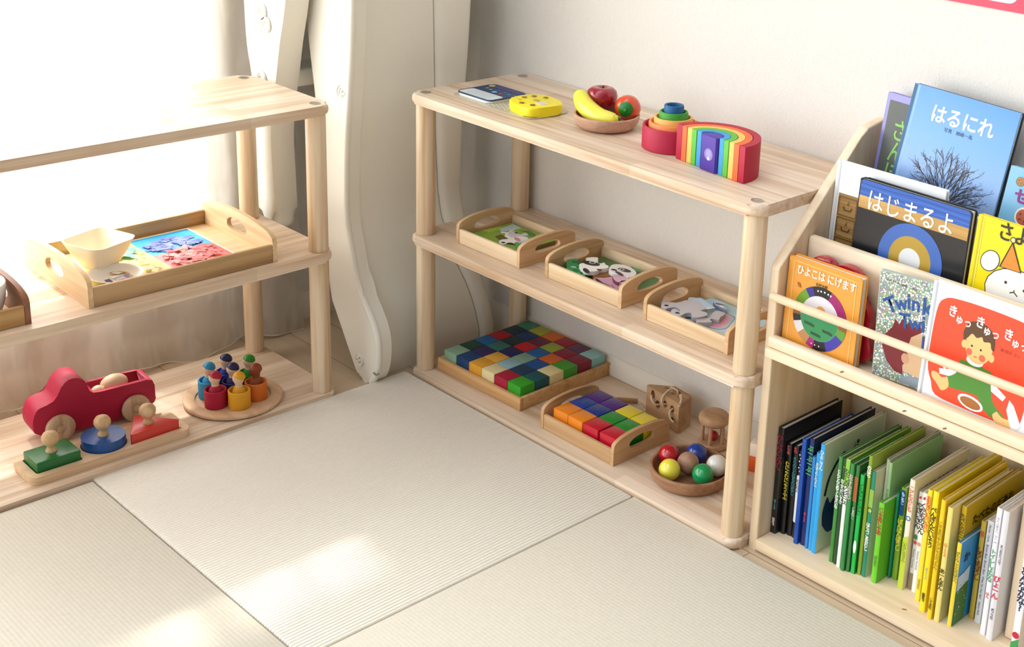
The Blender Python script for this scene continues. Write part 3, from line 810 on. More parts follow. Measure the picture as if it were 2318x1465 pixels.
# outlines of the jigsaw shapes, in metres on the middle board
PZ = {
    'leaf': [(0.3380, 0.0818), (0.3447, 0.1020), (0.3682, 0.0822), (0.3761, 0.0783), (0.3888, 0.0849), (0.3925, 0.0714), (0.4064, 0.0527), (0.4163, 0.0561), (0.4210, 0.0488), (0.3925, 0.0489), (0.3720, 0.0504)],
    'leafv': [(0.3581, 0.0696), (0.3580, 0.0881), (0.3749, 0.0653), (0.3916, 0.0567), (0.3894, 0.0744)],
    'h1': [(0.3707, 0.1010), (0.3748, 0.1122), (0.3824, 0.1202), (0.3888, 0.1165), (0.3985, 0.1054), (0.4088, 0.0998), (0.4109, 0.1116), (0.4191, 0.1057), (0.4281, 0.1056), (0.4346, 0.0978), (0.4318, 0.0876), (0.4290, 0.0818), (0.4335, 0.0717), (0.4282, 0.0598), (0.4154, 0.0537), (0.3869, 0.0679), (0.3881, 0.0809), (0.3819, 0.0939)],
    'h1c': [(0.3984, 0.0890), (0.3965, 0.0937), (0.4200, 0.0550), (0.4324, 0.0771)],
    'br': [(0.4230, 0.0666), (0.4196, 0.0870), (0.4262, 0.1065), (0.4472, 0.0945), (0.4568, 0.0865), (0.4431, 0.0629), (0.4319, 0.0623)],
    'h2': [(0.4406, 0.0940), (0.4293, 0.1116), (0.4311, 0.1230), (0.4422, 0.1323), (0.4625, 0.1325), (0.4806, 0.1259), (0.4911, 0.1167), (0.4964, 0.1012), (0.4932, 0.0929), (0.4848, 0.0956), (0.4666, 0.0907), (0.4503, 0.0882)],
    'h2c': [(0.4634, 0.1134), (0.4582, 0.1114), (0.4501, 0.0991), (0.4692, 0.0939)],
    'dg': [(0.4411, 0.1547), (0.4802, 0.1534), (0.4901, 0.1432), (0.4914, 0.1184), (0.4884, 0.1069), (0.4782, 0.1042), (0.4823, 0.1247), (0.4698, 0.1404)],
    'pk': [(0.4421, 0.0639), (0.4558, 0.0875), (0.4715, 0.0807), (0.4953, 0.0713), (0.5086, 0.0750), (0.5189, 0.0562), (0.5054, 0.0500), (0.4749, 0.0547), (0.4419, 0.0528)],
    'pkc': [(0.4588, 0.0520), (0.4946, 0.0536)],
    'ps': [(0.4651, 0.0800), (0.4670, 0.0889), (0.4848, 0.0956), (0.5015, 0.0860), (0.4952, 0.0738), (0.4990, 0.0657), (0.4907, 0.0640), (0.4779, 0.0696)],
    'pr': [(0.4997, 0.0665), (0.5019, 0.0842), (0.5159, 0.0929), (0.5225, 0.0819), (0.5246, 0.0571), (0.5098, 0.0536)],
    'prc': [(0.5149, 0.0598), (0.5003, 0.0715)],
    'gr': [(0.4959, 0.1109), (0.4940, 0.1392), (0.5185, 0.1344), (0.5440, 0.1102), (0.5451, 0.0780), (0.5137, 0.0813)],
    'eb': [(0.6140, 0.0585), (0.6356, 0.0718), (0.6376, 0.0919), (0.6408, 0.0980), (0.6341, 0.1054), (0.6384, 0.1152), (0.6639, 0.1064), (0.6888, 0.0955), (0.6861, 0.0793), (0.6997, 0.0809), (0.7090, 0.0712), (0.7052, 0.0541), (0.6976, 0.0469), (0.6844, 0.0582), (0.6785, 0.0489), (0.6809, 0.0308), (0.6580, 0.0336), (0.6515, 0.0500), (0.6662, 0.0466), (0.6608, 0.0549), (0.6500, 0.0563), (0.6436, 0.0459), (0.6425, 0.0377), (0.6280, 0.0407)],
    'ebc': [(0.6332, 0.0492), (0.6686, 0.0397)],
    'sky': [(0.6357, 0.1035), (0.6384, 0.1135), (0.6500, 0.1234), (0.6960, 0.1091), (0.6913, 0.0918), (0.6655, 0.1046), (0.6458, 0.1070)],
    'tr': [(0.7035, 0.0500), (0.6993, 0.0594), (0.7127, 0.0715), (0.7084, 0.0810), (0.7004, 0.1030), (0.7043, 0.1099), (0.7182, 0.1118), (0.7236, 0.0910), (0.7302, 0.0803), (0.7185, 0.0744), (0.7209, 0.0669), (0.7282, 0.0634), (0.7141, 0.0431)],
    'ear': [(0.7082, 0.0644), (0.7215, 0.0559), (0.7374, 0.0569), (0.7491, 0.0658), (0.7510, 0.0794), (0.7430, 0.0984), (0.7335, 0.1201), (0.7222, 0.1275), (0.7060, 0.1249), (0.7117, 0.1021), (0.7224, 0.0899)],
    'r_w': [(0.1656, 0.0556), (0.1615, 0.0673), (0.1673, 0.0789), (0.1506, 0.0835), (0.1389, 0.0946), (0.1317, 0.0899), (0.1261, 0.0959), (0.1366, 0.1049), (0.1318, 0.1138), (0.1332, 0.1272), (0.1428, 0.0997), (0.1637, 0.0915), (0.1678, 0.1071), (0.1797, 0.1161), (0.1920, 0.1102), (0.1954, 0.0975), (0.1902, 0.0783), (0.1979, 0.0670), (0.1853, 0.0636), (0.1864, 0.0509), (0.1767, 0.0486)],
    'r_gf': [(0.1449, 0.0979), (0.1391, 0.1125), (0.1428, 0.1190), (0.1616, 0.1148), (0.1602, 0.1306), (0.1759, 0.1242), (0.1686, 0.1064), (0.1657, 0.0897)],
    'r_ear': [(0.1803, 0.0920), (0.1832, 0.1034), (0.1710, 0.1007)],
    'r_bl': [(0.1924, 0.0811), (0.1913, 0.1179), (0.2111, 0.1090), (0.2148, 0.0950), (0.1986, 0.0805)],
    'r_lb': [(0.1107, 0.1028), (0.1032, 0.1456), (0.1349, 0.1428), (0.1332, 0.1272), (0.1304, 0.1102), (0.1255, 0.0952)],
    'r_gl': [(0.0934, 0.0719), (0.0978, 0.1088), (0.1092, 0.1234), (0.1150, 0.0730)],
    'r_dg': [(0.1452, 0.1290), (0.1545, 0.1454), (0.1820, 0.1407), (0.1898, 0.1290), (0.1822, 0.1236), (0.1602, 0.1306)],
    'r_oc': [(0.1860, 0.1372), (0.2051, 0.1354), (0.2069, 0.1163), (0.1950, 0.1183)],
    'r_brn': [(0.2176, 0.0547), (0.2240, 0.0751), (0.2196, 0.0860), (0.2341, 0.0592)],
    'r_gf2': [(0.1919, 0.0720), (0.2140, 0.0957), (0.2240, 0.0751), (0.2157, 0.0564)],
    'r_blk': [(0.1859, 0.0560), (0.1841, 0.0646), (0.1908, 0.0706), (0.2040, 0.0664), (0.1976, 0.0625), (0.1920, 0.0579)],
    'r_ol': [(0.1383, 0.0678), (0.1379, 0.0847), (0.1653, 0.0806), (0.1609, 0.0607)],
    'r_eye': [(0.1772, 0.0576), (0.1501, 0.1151)],
    'r_cor': [(0.0934, 0.0719), (0.1032, 0.1456), (0.2017, 0.1440)],
    'pinkE': [(0.7196, 0.0659), (0.7344, 0.0634), (0.7419, 0.0724), (0.7383, 0.0926), (0.7205, 0.1213), (0.7125, 0.1158), (0.7202, 0.0956), (0.7225, 0.0818)],
    'wht': [(0.6675, 0.1359), (0.6714, 0.1496), (0.6999, 0.1317), (0.7100, 0.1267), (0.6822, 0.1274)]}

def wp(name, label, cat, key, z, th, side, layers, group=None, pts=None):
    P_ = pts or PZ[key]
    cx_ = sum(p[0] for p in P_) / len(P_); cy_ = sum(p[1] for p in P_) / len(P_)
    t = thing(name, label, cat, (cx_, cy_, Z2 + z), 0, group)
    loc = lambda L: [(p[0] - cx_, p[1] - cy_) for p in L]
    bm = bmesh.new(); prism(bm, smooth2(loc(P_), 2, True) if pts is None else loc(P_), 0, th, 'xy', 0.0004, 1)
    obj('wood_piece', bm, paint(side, 0.5), t)
    if layers:
        pc = Pic()
        for sh, hx in layers: pc.poly(loc(sh), hx)
        pc.build('print', t, th + 0.00008)
    return t
def ec(key, i, rx, ry, rot=0.0): return el(PZ[key][i][0], PZ[key][i][1], rx, ry, rot)
sm = lambda k, n=3: smooth2(PZ[k], n, True)
RX0, RX1, RY0, RY1 = 0.0945, 0.2330, 0.0260, 0.1500
t = wp('picture_puzzle', 'square rabbit picture puzzle with green meadow, lying in its tray', 'puzzle', None, 0.0072, 0.0088, '#6E6238',
   [(rrect(RX0 + 0.001, RX1 - 0.001, RY0 + 0.001, RY1 - 0.001, 0.003), '#86A83A'), (PZ['r_gl'], '#A9C83A'), (PZ['r_lb'], '#B4CCD2'), (PZ['r_ol'], '#5E5A26'), (PZ['r_dg'], '#3E7A3A'), (PZ['r_oc'], '#BE9A3C'), (PZ['r_bl'], '#B0D2E4'), (PZ['r_gf2'], '#4C9A58'), (PZ['r_brn'], '#94683A'),
    (sm('r_w'), '#F0EDE8'), (sm('r_gf'), '#CFD2D8'), (ec('r_ear', 0, 0.0125, 0.0055, -0.35), '#D98C98'), (sm('r_blk'), '#241C18'), (ec('r_eye', 0, 0.0045, 0.0042), '#15120F'), (ec('r_eye', 1, 0.0045, 0.0036), '#15120F')], None, rrect(RX0, RX1, RY0, RY1, 0.004))
t = wp('puzzle_board', 'green puzzle board lying under the loose panda pieces', 'puzzle', None, 0.0072, 0.0060, '#3E3A30', [(rrect(0.352, 0.530, 0.0392, 0.164, 0.003), '#4C7A3A')], None, rrect(0.351, 0.531, 0.0385, 0.165, 0.004))
GRP = 'loose panda puzzle pieces'
ZA, ZB, TH = 0.0134, 0.0222, 0.0085
wp('puzzle_piece', 'leaf green jigsaw piece in the panda tray, next to its handle', 'puzzle piece', 'leaf', ZA, TH, '#1F8A4E', [(sm('leaf', 2), '#1E9A58'), (ec('leafv', 1, 0.010, 0.008, 0.5), '#0E6A34'), (ec('leafv', 2, 0.006, 0.0022, 0.5), '#F0F4E0'), (ec('leafv', 4, 0.013, 0.004, 0.4), '#0C5C30'), (ec('leafv', 3, 0.009, 0.005), '#0C6A3A')], GRP)
wp('puzzle_piece', 'white panda head piece with one black eye patch, near the green piece', 'puzzle piece', 'h1', ZB, TH, '#E6E2DC', [(sm('h1', 2), '#F4F2EE'), (ec('h1c', 0, 0.0185, 0.0105, 0.25), '#141210'), (ec('h1c', 1, 0.0068, 0.0058), '#E9E6E0'), (ec('h1c', 1, 0.0045, 0.004), '#141210'), (ec('h1c', 2, 0.0135, 0.0055, -0.5), '#15110F'), (ec('h1c', 3, 0.006, 0.0035), '#3A2420')], GRP)
wp('puzzle_piece', 'brown jigsaw piece between the two panda heads', 'puzzle piece', 'br', ZA, TH, '#8A5A2C', [(sm('br', 2), '#9A6630')], GRP)
wp('puzzle_piece', 'second panda head piece with dark eye patch, near the pink piece', 'puzzle piece', 'h2', ZB, TH, '#DEDAD6', [(sm('h2', 2), '#E9E6E2'), (ec('h2c', 0, 0.0150, 0.0080, 0.1), '#26211E'), (ec('h2c', 1, 0.0058, 0.0050), '#D9D4C8'), (ec('h2c', 1, 0.0034, 0.0032), '#141210'), (ec('h2c', 2, 0.0068, 0.0040, 0.2), '#17120F'), (ec('h2c', 3, 0.0130, 0.0042, -0.2), '#3A2226')], GRP)
wp('puzzle_piece', 'pink jigsaw piece lying at the front rail of the panda tray', 'puzzle piece', 'pk', ZA, TH, '#C08AA0', [(sm('pk', 2), '#CE9AB2'), (ec('pkc', 0, 0.0170, 0.0034, -0.35), '#2A1518'), (ec('pkc', 1, 0.0150, 0.0010, -0.5), '#8A5A6A')], GRP)
wp('puzzle_piece', 'small pale pink puzzle piece with dark underside below the second panda head', 'puzzle piece', 'ps', ZB - 0.0004, 0.0075, '#6A2A38', [(sm('ps', 2), '#D9B2C2')], GRP)
wp('puzzle_piece', 'pink and black paw piece close to the handle of the panda tray', 'puzzle piece', 'pr', ZB - 0.0004, 0.0070, '#C9A0B0', [(sm('pr', 2), '#D0A4B8'), (ec('prc', 0, 0.0110, 0.0045, -0.2), '#1A1214')], GRP)
wp('puzzle_piece', 'dark green bordered leaf piece at the back of the panda tray', 'puzzle piece', 'dg', ZA, TH, '#5FA85A', [(sm('dg', 2), '#4E9A52'), (el(0.478, 0.132, 0.012, 0.016, 0.6), '#24522C')], GRP)
# elephant tray
EX0, EX1, EY0, EY1 = 0.640, 0.7880, 0.0365, 0.1640
wp('puzzle_board', 'pale blue puzzle board with pink and grey print, in the tray beside the bookcase', 'puzzle', None, 0.0072, 0.0120, '#4A4A52',
   [(rrect(EX0 + 0.001, EX1 - 0.001, EY0 + 0.001, EY1 - 0.001, 0.003), '#B2D2E2'), ([(0.742, 0.040), (0.775, 0.040), (0.784, 0.060), (0.765, 0.056)], '#E6EEF2'), (el(0.772, 0.105, 0.008, 0.016), '#9AC04A'), (el(0.745, 0.142, 0.014, 0.012), '#A9A6B0'), (sm('ear', 3), '#3F4660'), ([(p[0] + (0.7268 - p[0]) * 0.05, p[1] + (0.09 - p[1]) * 0.05) for p in sm('ear', 3)], '#BDBBC2'), (sm('pinkE', 3), '#DE9CB2')], None, rrect(EX0, EX1, EY0, EY1, 0.004))
GRP = 'loose elephant puzzle pieces'
wp('puzzle_piece', 'big grey elephant piece bridging the tray rail and puzzle board', 'puzzle piece', 'eb', 0.0232, 0.0078, '#A8A4A6', [(sm('eb', 2), '#C0BCC0'), (ec('ebc', 0, 0.0042, 0.0036), '#2A2626'), (ec('ebc', 1, 0.0046, 0.0036), '#1A1717'), (PZ['sky'], '#B4CCE2'), ([PZ['sky'][3], PZ['sky'][4], (0.686, 0.096)], '#E9E6DA')], GRP)
wp('puzzle_piece', 'hooked grey trunk piece lying on the pink printed ear', 'puzzle piece', 'tr', 0.0194, 0.0078, '#AAA6A8', [(sm('tr', 2), '#BFB9BC')], GRP)
wp('puzzle_piece', 'blue and cream sky piece lying by the back rail of the elephant tray', 'puzzle piece', 'wht', 0.0194, 0.0075, '#7C8498', [(sm('wht', 2), '#AFC6DA'), (el(0.684, 0.135, 0.010, 0.0035, 0.2), '#4A5068'), (el(0.692, 0.131, 0.005, 0.004), '#E6E4D2')], GRP)

# ------------------------------------------------------------------ bottom board: square tray with 36 cubes
t = thing('cube_tray', 'shallow square wooden tray full of coloured cubes', 'tray', (0.1517, 0.1449, Z1), math.radians(0.93))
TR2 = wood('#D9AE78', '#BC8C58', 'X', None, 0.45, 1.0)
h_ = 0.1300
obj('base_panel', B(-h_ + 0.008, h_ - 0.008, -h_ + 0.008, h_ - 0.008, 0.0005, 0.006), TR2, t)
for s_ in (-1, 1):
    obj('side_rail', B(-h_, h_, s_ * (h_ - 0.0045) - 0.0042, s_ * (h_ - 0.0045) + 0.0042, 0, 0.0268, 0.0012, 2), TR2, t)
    obj('side_rail', B(s_ * (h_ - 0.0045) - 0.0042, s_ * (h_ - 0.0045) + 0.0042, -h_ + 0.0091, h_ - 0.0091, 0, 0.0268, 0.0012, 2), TR2, t)
CUBES = [
    [('sage', '#86A88C'), ('navy', '#073A6C'), ('ochre', '#E0A02C'), ('cream', '#E6D7A0'), ('crimson', '#A80A34'), ('bright green', '#2FA01C')],
    [('dark green', '#043E2E'), ('violet', '#2A1A5C'), ('amber', '#E2AA3E'), ('powder blue', '#8FB8C4'), ('ink blue', '#083A58'), ('petrol', '#085056')],
    [('sky blue', '#0A5C96'), ('grey green', '#2F6E68'), ('indigo', '#14125C'), ('pale sage', '#7FA58E'), ('blue', '#0A4E96'), ('ivory', '#E4D59A')],
    [('scarlet', '#A00418'), ('black green', '#052E30'), ('red', '#BE0A22'), ('azure', '#0A5EA0'), ('orange', '#D8621C'), ('leaf green', '#3F9A22')],
    [('dark teal', '#05303E'), ('royal blue', '#07366E'), ('plum', '#6A1C3A'), ('lime', '#9AA838'), ('claret', '#8A1030'), ('wine', '#80102E')],
    [('muted green', '#3E8066'), ('olive lime', '#A4A830'), ('rust orange', '#D66A14'), ('carmine', '#9A0A24'), ('mauve', '#5A3050'), ('aqua', '#8CC0BE')]]
ROW = ['front', 'second', 'third', 'fourth', 'fifth', 'back']
rng = random.Random(7)
proto = {}
bm = B(-0.0196, 0.0196, -0.0196, 0.0196, 0, 0.0395, 0.0013, 2)
first = obj('wooden_cube', bm, None, None, mats=[paint('#86A88C', 0.5, 0.1)])
cR = math.radians(0.93)
for j in range(6):
    for i in range(6):
        cn, hx = CUBES[j][i]
        o = first if (i == 0 and j == 0) else first.copy()
        if o is not first: COL.objects.link(o); 
        o.data = first.data if o is first else first.data.copy()
        o.data.materials[0] = paint(hx, 0.5, 0.1)
        x, y = (i - 2.5) * 0.0402, (j - 2.5) * 0.0402
        o.location = (0.1517 + x * math.cos(cR) - y * math.sin(cR), 0.1449 + x * math.sin(cR) + y * math.cos(cR), Z1 + 0.0062)
        o.rotation_euler = (0, 0, cR + math.radians(rng.uniform(-0.5, 0.5)))
        tag(o, '%s painted cube in the %s row of the square cube tray' % (cn, ROW[j]), 'toy cube', 'coloured cubes in the square tray')

# second tray: twelve glossy cubes
tray('low wooden tray on the bottom board holding twelve glossy cubes', (0.361, 0.0035, Z1), 0, 0.203, 0.151, 0.0315, 0.057, wood('#D6B184', '#B98F62', 'X', None, 0.5, 0.9), wood('#D3AC80', '#B48A5C', 'Y', None, 0.5, 0.9))
C12 = [[('orange', '#F08A1E'), ('orange', '#F08A1E'), ('red', '#C4122C'), ('red', '#C4122C')],
       [('blue', '#0E3E9A'), ('blue', '#0C3488'), ('green', '#0C8A26'), ('green', '#0C8A26')],
       [('purple', '#4A1C80'), ('purple', '#4A1C80'), ('yellow', '#E6D02A'), ('yellow', '#E6D02A')]]
X12 = [[0.4035, 0.4445, 0.4870, 0.5320], [0.4035, 0.4445, 0.4870, 0.5295], [0.4050, 0.4460, 0.4890, 0.5310]]
Y12 = [0.0365, 0.0775, 0.1190]
NEAR = {(0, 0): 'orange glossy cube at the slide end of the twelve cube tray', (0, 1): 'orange glossy cube next to the red ones', (0, 2): 'red glossy cube touching the orange pair', (0, 3): 'red glossy cube against the open tray handle',
        (1, 0): 'blue glossy cube behind the first orange cube', (1, 1): 'blue glossy cube next to the green pair', (1, 2): 'green glossy cube touching the blue pair', (1, 3): 'green glossy cube behind the tray handle',
        (2, 0): 'purple glossy cube farther from the yellow pair', (2, 1): 'purple glossy cube beside the yellow ones', (2, 2): 'yellow glossy cube touching the purple pair', (2, 3): 'yellow glossy cube at the handle corner near the cheese'}
bm = B(-0.0198, 0.0198, -0.0198, 0.0198, 0, 0.0398, 0.0009, 2)
c12 = obj('glossy_cube', bm, None, None, mats=[paint('#F08A1E', 0.28, 0.03, 0.3)])
bm = bmesh.new(); lathe(bm, [(0, 0.0399), (0.0010, 0.0399), (0.0008, 0.0403), (0, 0.0404)], (0, 0, 0), 8)
peg = obj('peg_dot', bm, paint('#B8863A', 0.5), c12)
for j in range(3):
    for i in range(4):
        cn, hx = C12[j][i]
        if i == 0 and j == 0: o = c12
        else:
            o = c12.copy(); o.data = c12.data.copy(); COL.objects.link(o)
            p2 = peg.copy(); COL.objects.link(p2); p2.parent = o
        o.data.materials[0] = paint(hx, 0.28, 0.03, 0.3)
        o.location = (X12[j][i], Y12[j], Z1 + 0.0072)
        o.rotation_euler = (0, 0, math.radians([1, -1.2, 0.6, 1.5][(i + j) % 4] * 0.6))
        tag(o, NEAR[(j, i)], 'toy cube', 'glossy cubes in the handled tray')

# cheese lacing toy
ch = thing('lacing_cheese', 'wooden cheese wedge with round holes threaded by a cord', 'lacing toy', (0.507, 0.205, Z1), math.radians(-7))
CHW = wood('#C6A078', '#A67E58', 'X', None, 0.55, 1.2)
bm = bmesh.new()   # front face with holes, wedge top sloping back
FH = [el(0.020, 0.052, 0.006, 0.009, 0.1, 14), el(0.036, 0.036, 0.007, 0.009, 0, 14), el(0.058, 0.046, 0.0062, 0.0075, 0, 14), el(0.080, 0.045, 0.0062, 0.0075, 0, 14), el(0.082, 0.022, 0.0055, 0.0065, 0, 14)]
prism_hole(bm, [(0, 0), (0.1, 0), (0.1, 0.064), (0, 0.064)], FH, -0.004, 0.004, 'xz')
c1 = obj('front_face', bm, CHW, ch, 25); c1.location = (-0.05, -0.006, 0)
bm = bmesh.new()
TH = [el(0.036, 0.020, 0.010, 0.004, 0.5, 12), el(0.060, 0.024, 0.008, 0.0042, -0.2, 12), el(0.078, 0.012, 0.006, 0.0035, 0, 12), el(0.058, 0.012, 0.005, 0.003, 0, 12)]
prism_hole(bm, [(0.001, 0), (0.099, 0), (0.085, 0.036), (0.035, 0.036)], TH, 0.0585, 0.0640, 'xy')
c2 = obj('top_face', bm, CHW, ch, 25); c2.location = (-0.05, -0.002, 0)
bm = bmesh.new()
prism(bm, [(0.003, 0.0), (0.0, 0.0), (0.033, 0.036), (0.087, 0.036), (0.1, 0.0), (0.097, 0.0), (0.084, 0.032), (0.036, 0.032)], 0.0, 0.0585, 'xy')
c3 = obj('back_face', bm, CHW, ch, 25); c3.location = (-0.05, -0.002, 0)
bm = bmesh.new()
tube(bm, smooth_path([(-0.030, -0.013, 0.050), (-0.024, -0.018, 0.046), (-0.016, -0.013, 0.036), (-0.010, 0.004, 0.040), (0.0, 0.012, 0.060), (0.001, 0.008, 0.071), (0.004, -0.010, 0.066), (0.006, -0.018, 0.056), (0.008, -0.012, 0.047), (0.014, 0.004, 0.050), (0.026, 0.010, 0.060), (0.030, 0.010, 0.070), (0.044, 0.000, 0.069), (0.050, -0.010, 0.058)], 6), 0.0021, 8)
tube(bm, smooth_path([(0.028, -0.006, 0.044), (0.029, -0.015, 0.040), (0.036, -0.019, 0.030), (0.046, -0.019, 0.026)], 6), 0.0021, 8)
tube(bm, smooth_path([(-0.014, 0.022, 0.066), (-0.006, 0.022, 0.0665), (0.006, 0.021, 0.067), (0.014, 0.016, 0.066)], 6), 0.0018, 8)
obj('cord', bm, paint('#DCC6A8', 0.7, 0.08), ch, 60)
nd = thing('lacing_needle', 'thin wooden lacing needle on a cord beside the cheese', 'needle', (0.402, 0.208, Z1 + 0.007), math.radians(42))
bm = bmesh.new()
tube(bm, [(-0.026, 0, 0), (-0.025, 0, 0), (0.017, 0, 0), (0.018, 0, 0)], [0.003, 0.0055, 0.0055, 0.005], 14)
obj('dowel', bm, CHW, nd, 50)
bm = bmesh.new()
tube(bm, smooth_path([(0.017, 0, 0), (0.028, -0.006, -0.002), (0.040, -0.020, -0.004), (0.050, -0.034, -0.0045), (0.054, -0.046, -0.0035)], 6), 0.0019, 8)
tube(bm, smooth_path([(0.017, 0, 0.001), (0.026, -0.012, -0.003), (0.034, -0.030, -0.0045), (0.047, -0.041, -0.0045), (0.054, -0.047, -0.003)], 6), 0.0019, 8)
obj('cord', bm, paint('#DCC6A8', 0.7, 0.08), nd, 60)

# rattle
rt_ = thing('wooden_rattle', 'wooden drum shaped rattle with a red ball caged between its pegs', 'rattle', (0.632, 0.206, Z1), math.radians(10))
RW = wood('#C79F7A', '#AA815C', 'X', None, 0.5, 1.2)
bm = bmesh.new(); lathe(bm, [(0, 0), (0.027, 0), (0.030, 0.003), (0.030, 0.007), (0.027, 0.011), (0, 0.011)], (0, 0, 0), 36)
obj('base_disc', bm, RW, rt_)
bm = bmesh.new(); lathe(bm, [(0, 0.048), (0.024, 0.048), (0.0285, 0.052), (0.0305, 0.058), (0.0295, 0.064), (0.025, 0.069), (0.020, 0.071), (0, 0.0715)], (0, 0, 0), 36)
obj('top_knob', bm, RW, rt_, 60)
for k in range(5):
    a = math.radians(-75 + 72 * k)
    bm = bmesh.new(); tube(bm, [(0.021 * math.cos(a), 0.021 * math.sin(a), 0.010), (0.021 * math.cos(a), 0.021 * math.sin(a), 0.049)], 0.0037, 10)
    obj('peg', bm, RW, rt_)
bm = bmesh.new(); ball(bm, (0.0, 0.0, 0.0215), 0.0105, 20)
obj('red_ball', bm, paint('#B01022', 0.25, 0.04, 0.4), rt_, 80)

# bowl with six balls
bc = (0.689, 0.078)
bowl('wooden_bowl', 'round brown wooden bowl of six balls on the bottom board', 'bowl', (bc[0], bc[1], Z1), 0.0755, 0.030, wood('#A97E5E', '#8A6144', 'X', None, 0.5, 1.2), 0.006, 0.72)
def solve_ball(px, py): return (px, py)
for lab, x, y, z, hx, gl in (('glossy red ball in the wooden bowl, between yellow and blue', 0.634, 0.079, 0.0262, '#B90E20', 1), ('glossy blue ball at the back of the wooden bowl', 0.665, 0.121, 0.0262, '#0E3A9A', 1), ('glossy white ball in the wooden bowl, behind the green one', 0.719, 0.117, 0.0262, '#EDEAE2', 1),
                             ('glossy yellow ball at the front of the wooden bowl', 0.672, 0.040, 0.0262, '#EDE24A', 1), ('glossy green ball in front of the white one', 0.724, 0.073, 0.0262, '#079A54', 1), ('plain unpainted wooden ball in the middle of the bowl', 0.6815, 0.0795, 0.0300, None, 0)):
    o = obj('wooden_ball', (lambda b: (ball(b, (0, 0, 0), 0.0202, 32), b)[1])(bmesh.new()), paint(hx, 0.16, 0.02, 0.7) if hx else wood('#B08A72', '#96705A', 'X', None, 0.5, 1.5), None, 80)
    o.location = (x, y, Z1 + z)
    tag(o, lab, 'ball', 'balls in the wooden bowl')
t = thing('toy_block', 'small orange and white toy block behind the post next to the bookcase', 'toy', (0.752, 0.202, Z1), math.radians(20))
bm = B(-0.019, 0.019, -0.014, 0.014, 0, 0.030, 0.002, 2); obj('lower_half', bm, paint('#DD5A22', 0.4), t)
bm = B(-0.019, 0.019, -0.014, 0.014, 0.030, 0.058, 0.004, 2); obj('upper_half', bm, paint('#E9D6C4', 0.4), t)
# ------------------------------------------------------------------ things on the shelf before the curtain
R90 = math.pi / 2
tray('large pine tray with cut paper collage on the middle board by the window', (-0.0445, -0.686, Z2), R90 + math.radians(-0.3), 0.367, 0.268, 0.036, 0.068, wood('#C4A276', '#9C7C52', 'X', None, 0.5, 0.9), wood('#E9CDA4', '#CDA878', 'Y', None, 0.5, 0.9), 0.009)
zt = Z2 + 0.0075
t = thing('paper_collage', 'collage sheet of blue, red, green and yellow paper lying in the large tray', 'paper', (-0.0855, -0.650, zt), R90)
obj('sheet', B(0, 0.282, 0, 0.210, 0, 0.0008), paint('#F4F1EA', 0.7, 0.02), t)
pc = Pic()
for x0, x1, y0, y1, h in ((0.155, 0.278, 0.106, 0.206, '#2FA6DE'), (0.155, 0.278, 0.004, 0.106, '#EE7A7A'), (0.004, 0.155, 0.106, 0.206, '#E2E98A'), (0.004, 0.155, 0.004, 0.106, '#F6E07C')):
    pc.poly([(x0, y0), (x1, y0), (x1, y1), (x0, y1)], h)
pc.build('quarters', t, 0.0009)
rng = random.Random(11)
pc = Pic()
for cx, cy, rx, ry, n, hs in ((0.215, 0.140, 0.055, 0.034, 90, ['#5F78C4', '#6E80CE', '#4C62B0', '#7C8CD6', '#5A6CBC']), (0.215, 0.060, 0.058, 0.046, 95, ['#E86A72', '#EC7A7A', '#E25C66', '#F08A86']), (0.115, 0.136, 0.032, 0.028, 26, ['#58B89A', '#3FA58A', '#74C8A8', '#8FD0A0']), (0.10, 0.060, 0.050, 0.040, 40, ['#F2CE5A', '#EFC24A', '#F5DA78', '#EFC88A'])):
    for i in range(n):
        a, q = rng.uniform(0, 6.28), math.sqrt(rng.random())
        x, y = cx + rx * q * math.cos(a), cy + ry * q * math.sin(a)
        b_, s1, s2 = rng.uniform(0, 3.14), rng.uniform(0.006, 0.0115), rng.uniform(0.0035, 0.0065)
        c, s = math.cos(b_), math.sin(b_)
        pc.poly([(x + c * s1 - s * s2, y + s * s1 + c * s2), (x - c * s1 - s * s2 * 0.7, y - s * s1 + c * s2 * 0.7), (x - c * s1 * 0.8 + s * s2, y - s * s1 * 0.8 - c * s2), (x + c * s1 + s * s2, y + s * s1 - c * s2)], rng.choice(hs))
ob_ = pc.build('pasted_scraps', t, 0.0012); ob_['kind'] = 'stuff'

t = thing('square_bowl', 'cream square plastic bowl with flared rim on the paper collage', 'bowl', (-0.188, -0.598, zt + 0.0085), math.radians(18))
CRM, nt, b = new_mat('cream_plastic')
b.inputs['Base Color'].default_value = hexc('#FBF2DC'); b.inputs['Roughness'].default_value = 0.3; b.inputs['Subsurface Weight'].default_value = 0.4; b.inputs['Subsurface Radius'].default_value = (0.02, 0.015, 0.01)
bm = bmesh.new(); rings = []
for z, hw, r in ((0, 0.020, 0.012), (0.0, 0.026, 0.015), (0.012, 0.0315, 0.017), (0.03, 0.041, 0.019), (0.046, 0.0485, 0.02), (0.050, 0.050, 0.02), (0.0495, 0.0475, 0.019), (0.03, 0.0392, 0.018), (0.012, 0.0297, 0.016), (0.003, 0.025, 0.014), (0.003, 0.019, 0.012)):
    rings.append([bm.verts.new((p[0], p[1], z + (0.004 * (abs(p[0] * p[1]) / (hw * hw)) if z > 0.04 else 0))) for p in rrect(-hw, hw, -hw, hw, r, 5)])
for a, b2 in zip(rings, rings[1:]):
    for k in range(len(a)): bm.faces.new((a[k], a[(k + 1) % len(a)], b2[(k + 1) % len(a)], b2[k]))
bm.faces.new(rings[0][::-1]); bm.faces.new(rings[-1])
obj('bowl_body', bm, CRM, t, 50)
t = thing('small_dish', 'round white dish of paper clippings in the large tray', 'dish', (-0.116, -0.604, zt + 0.0022), 0)
bm = bmesh.new()
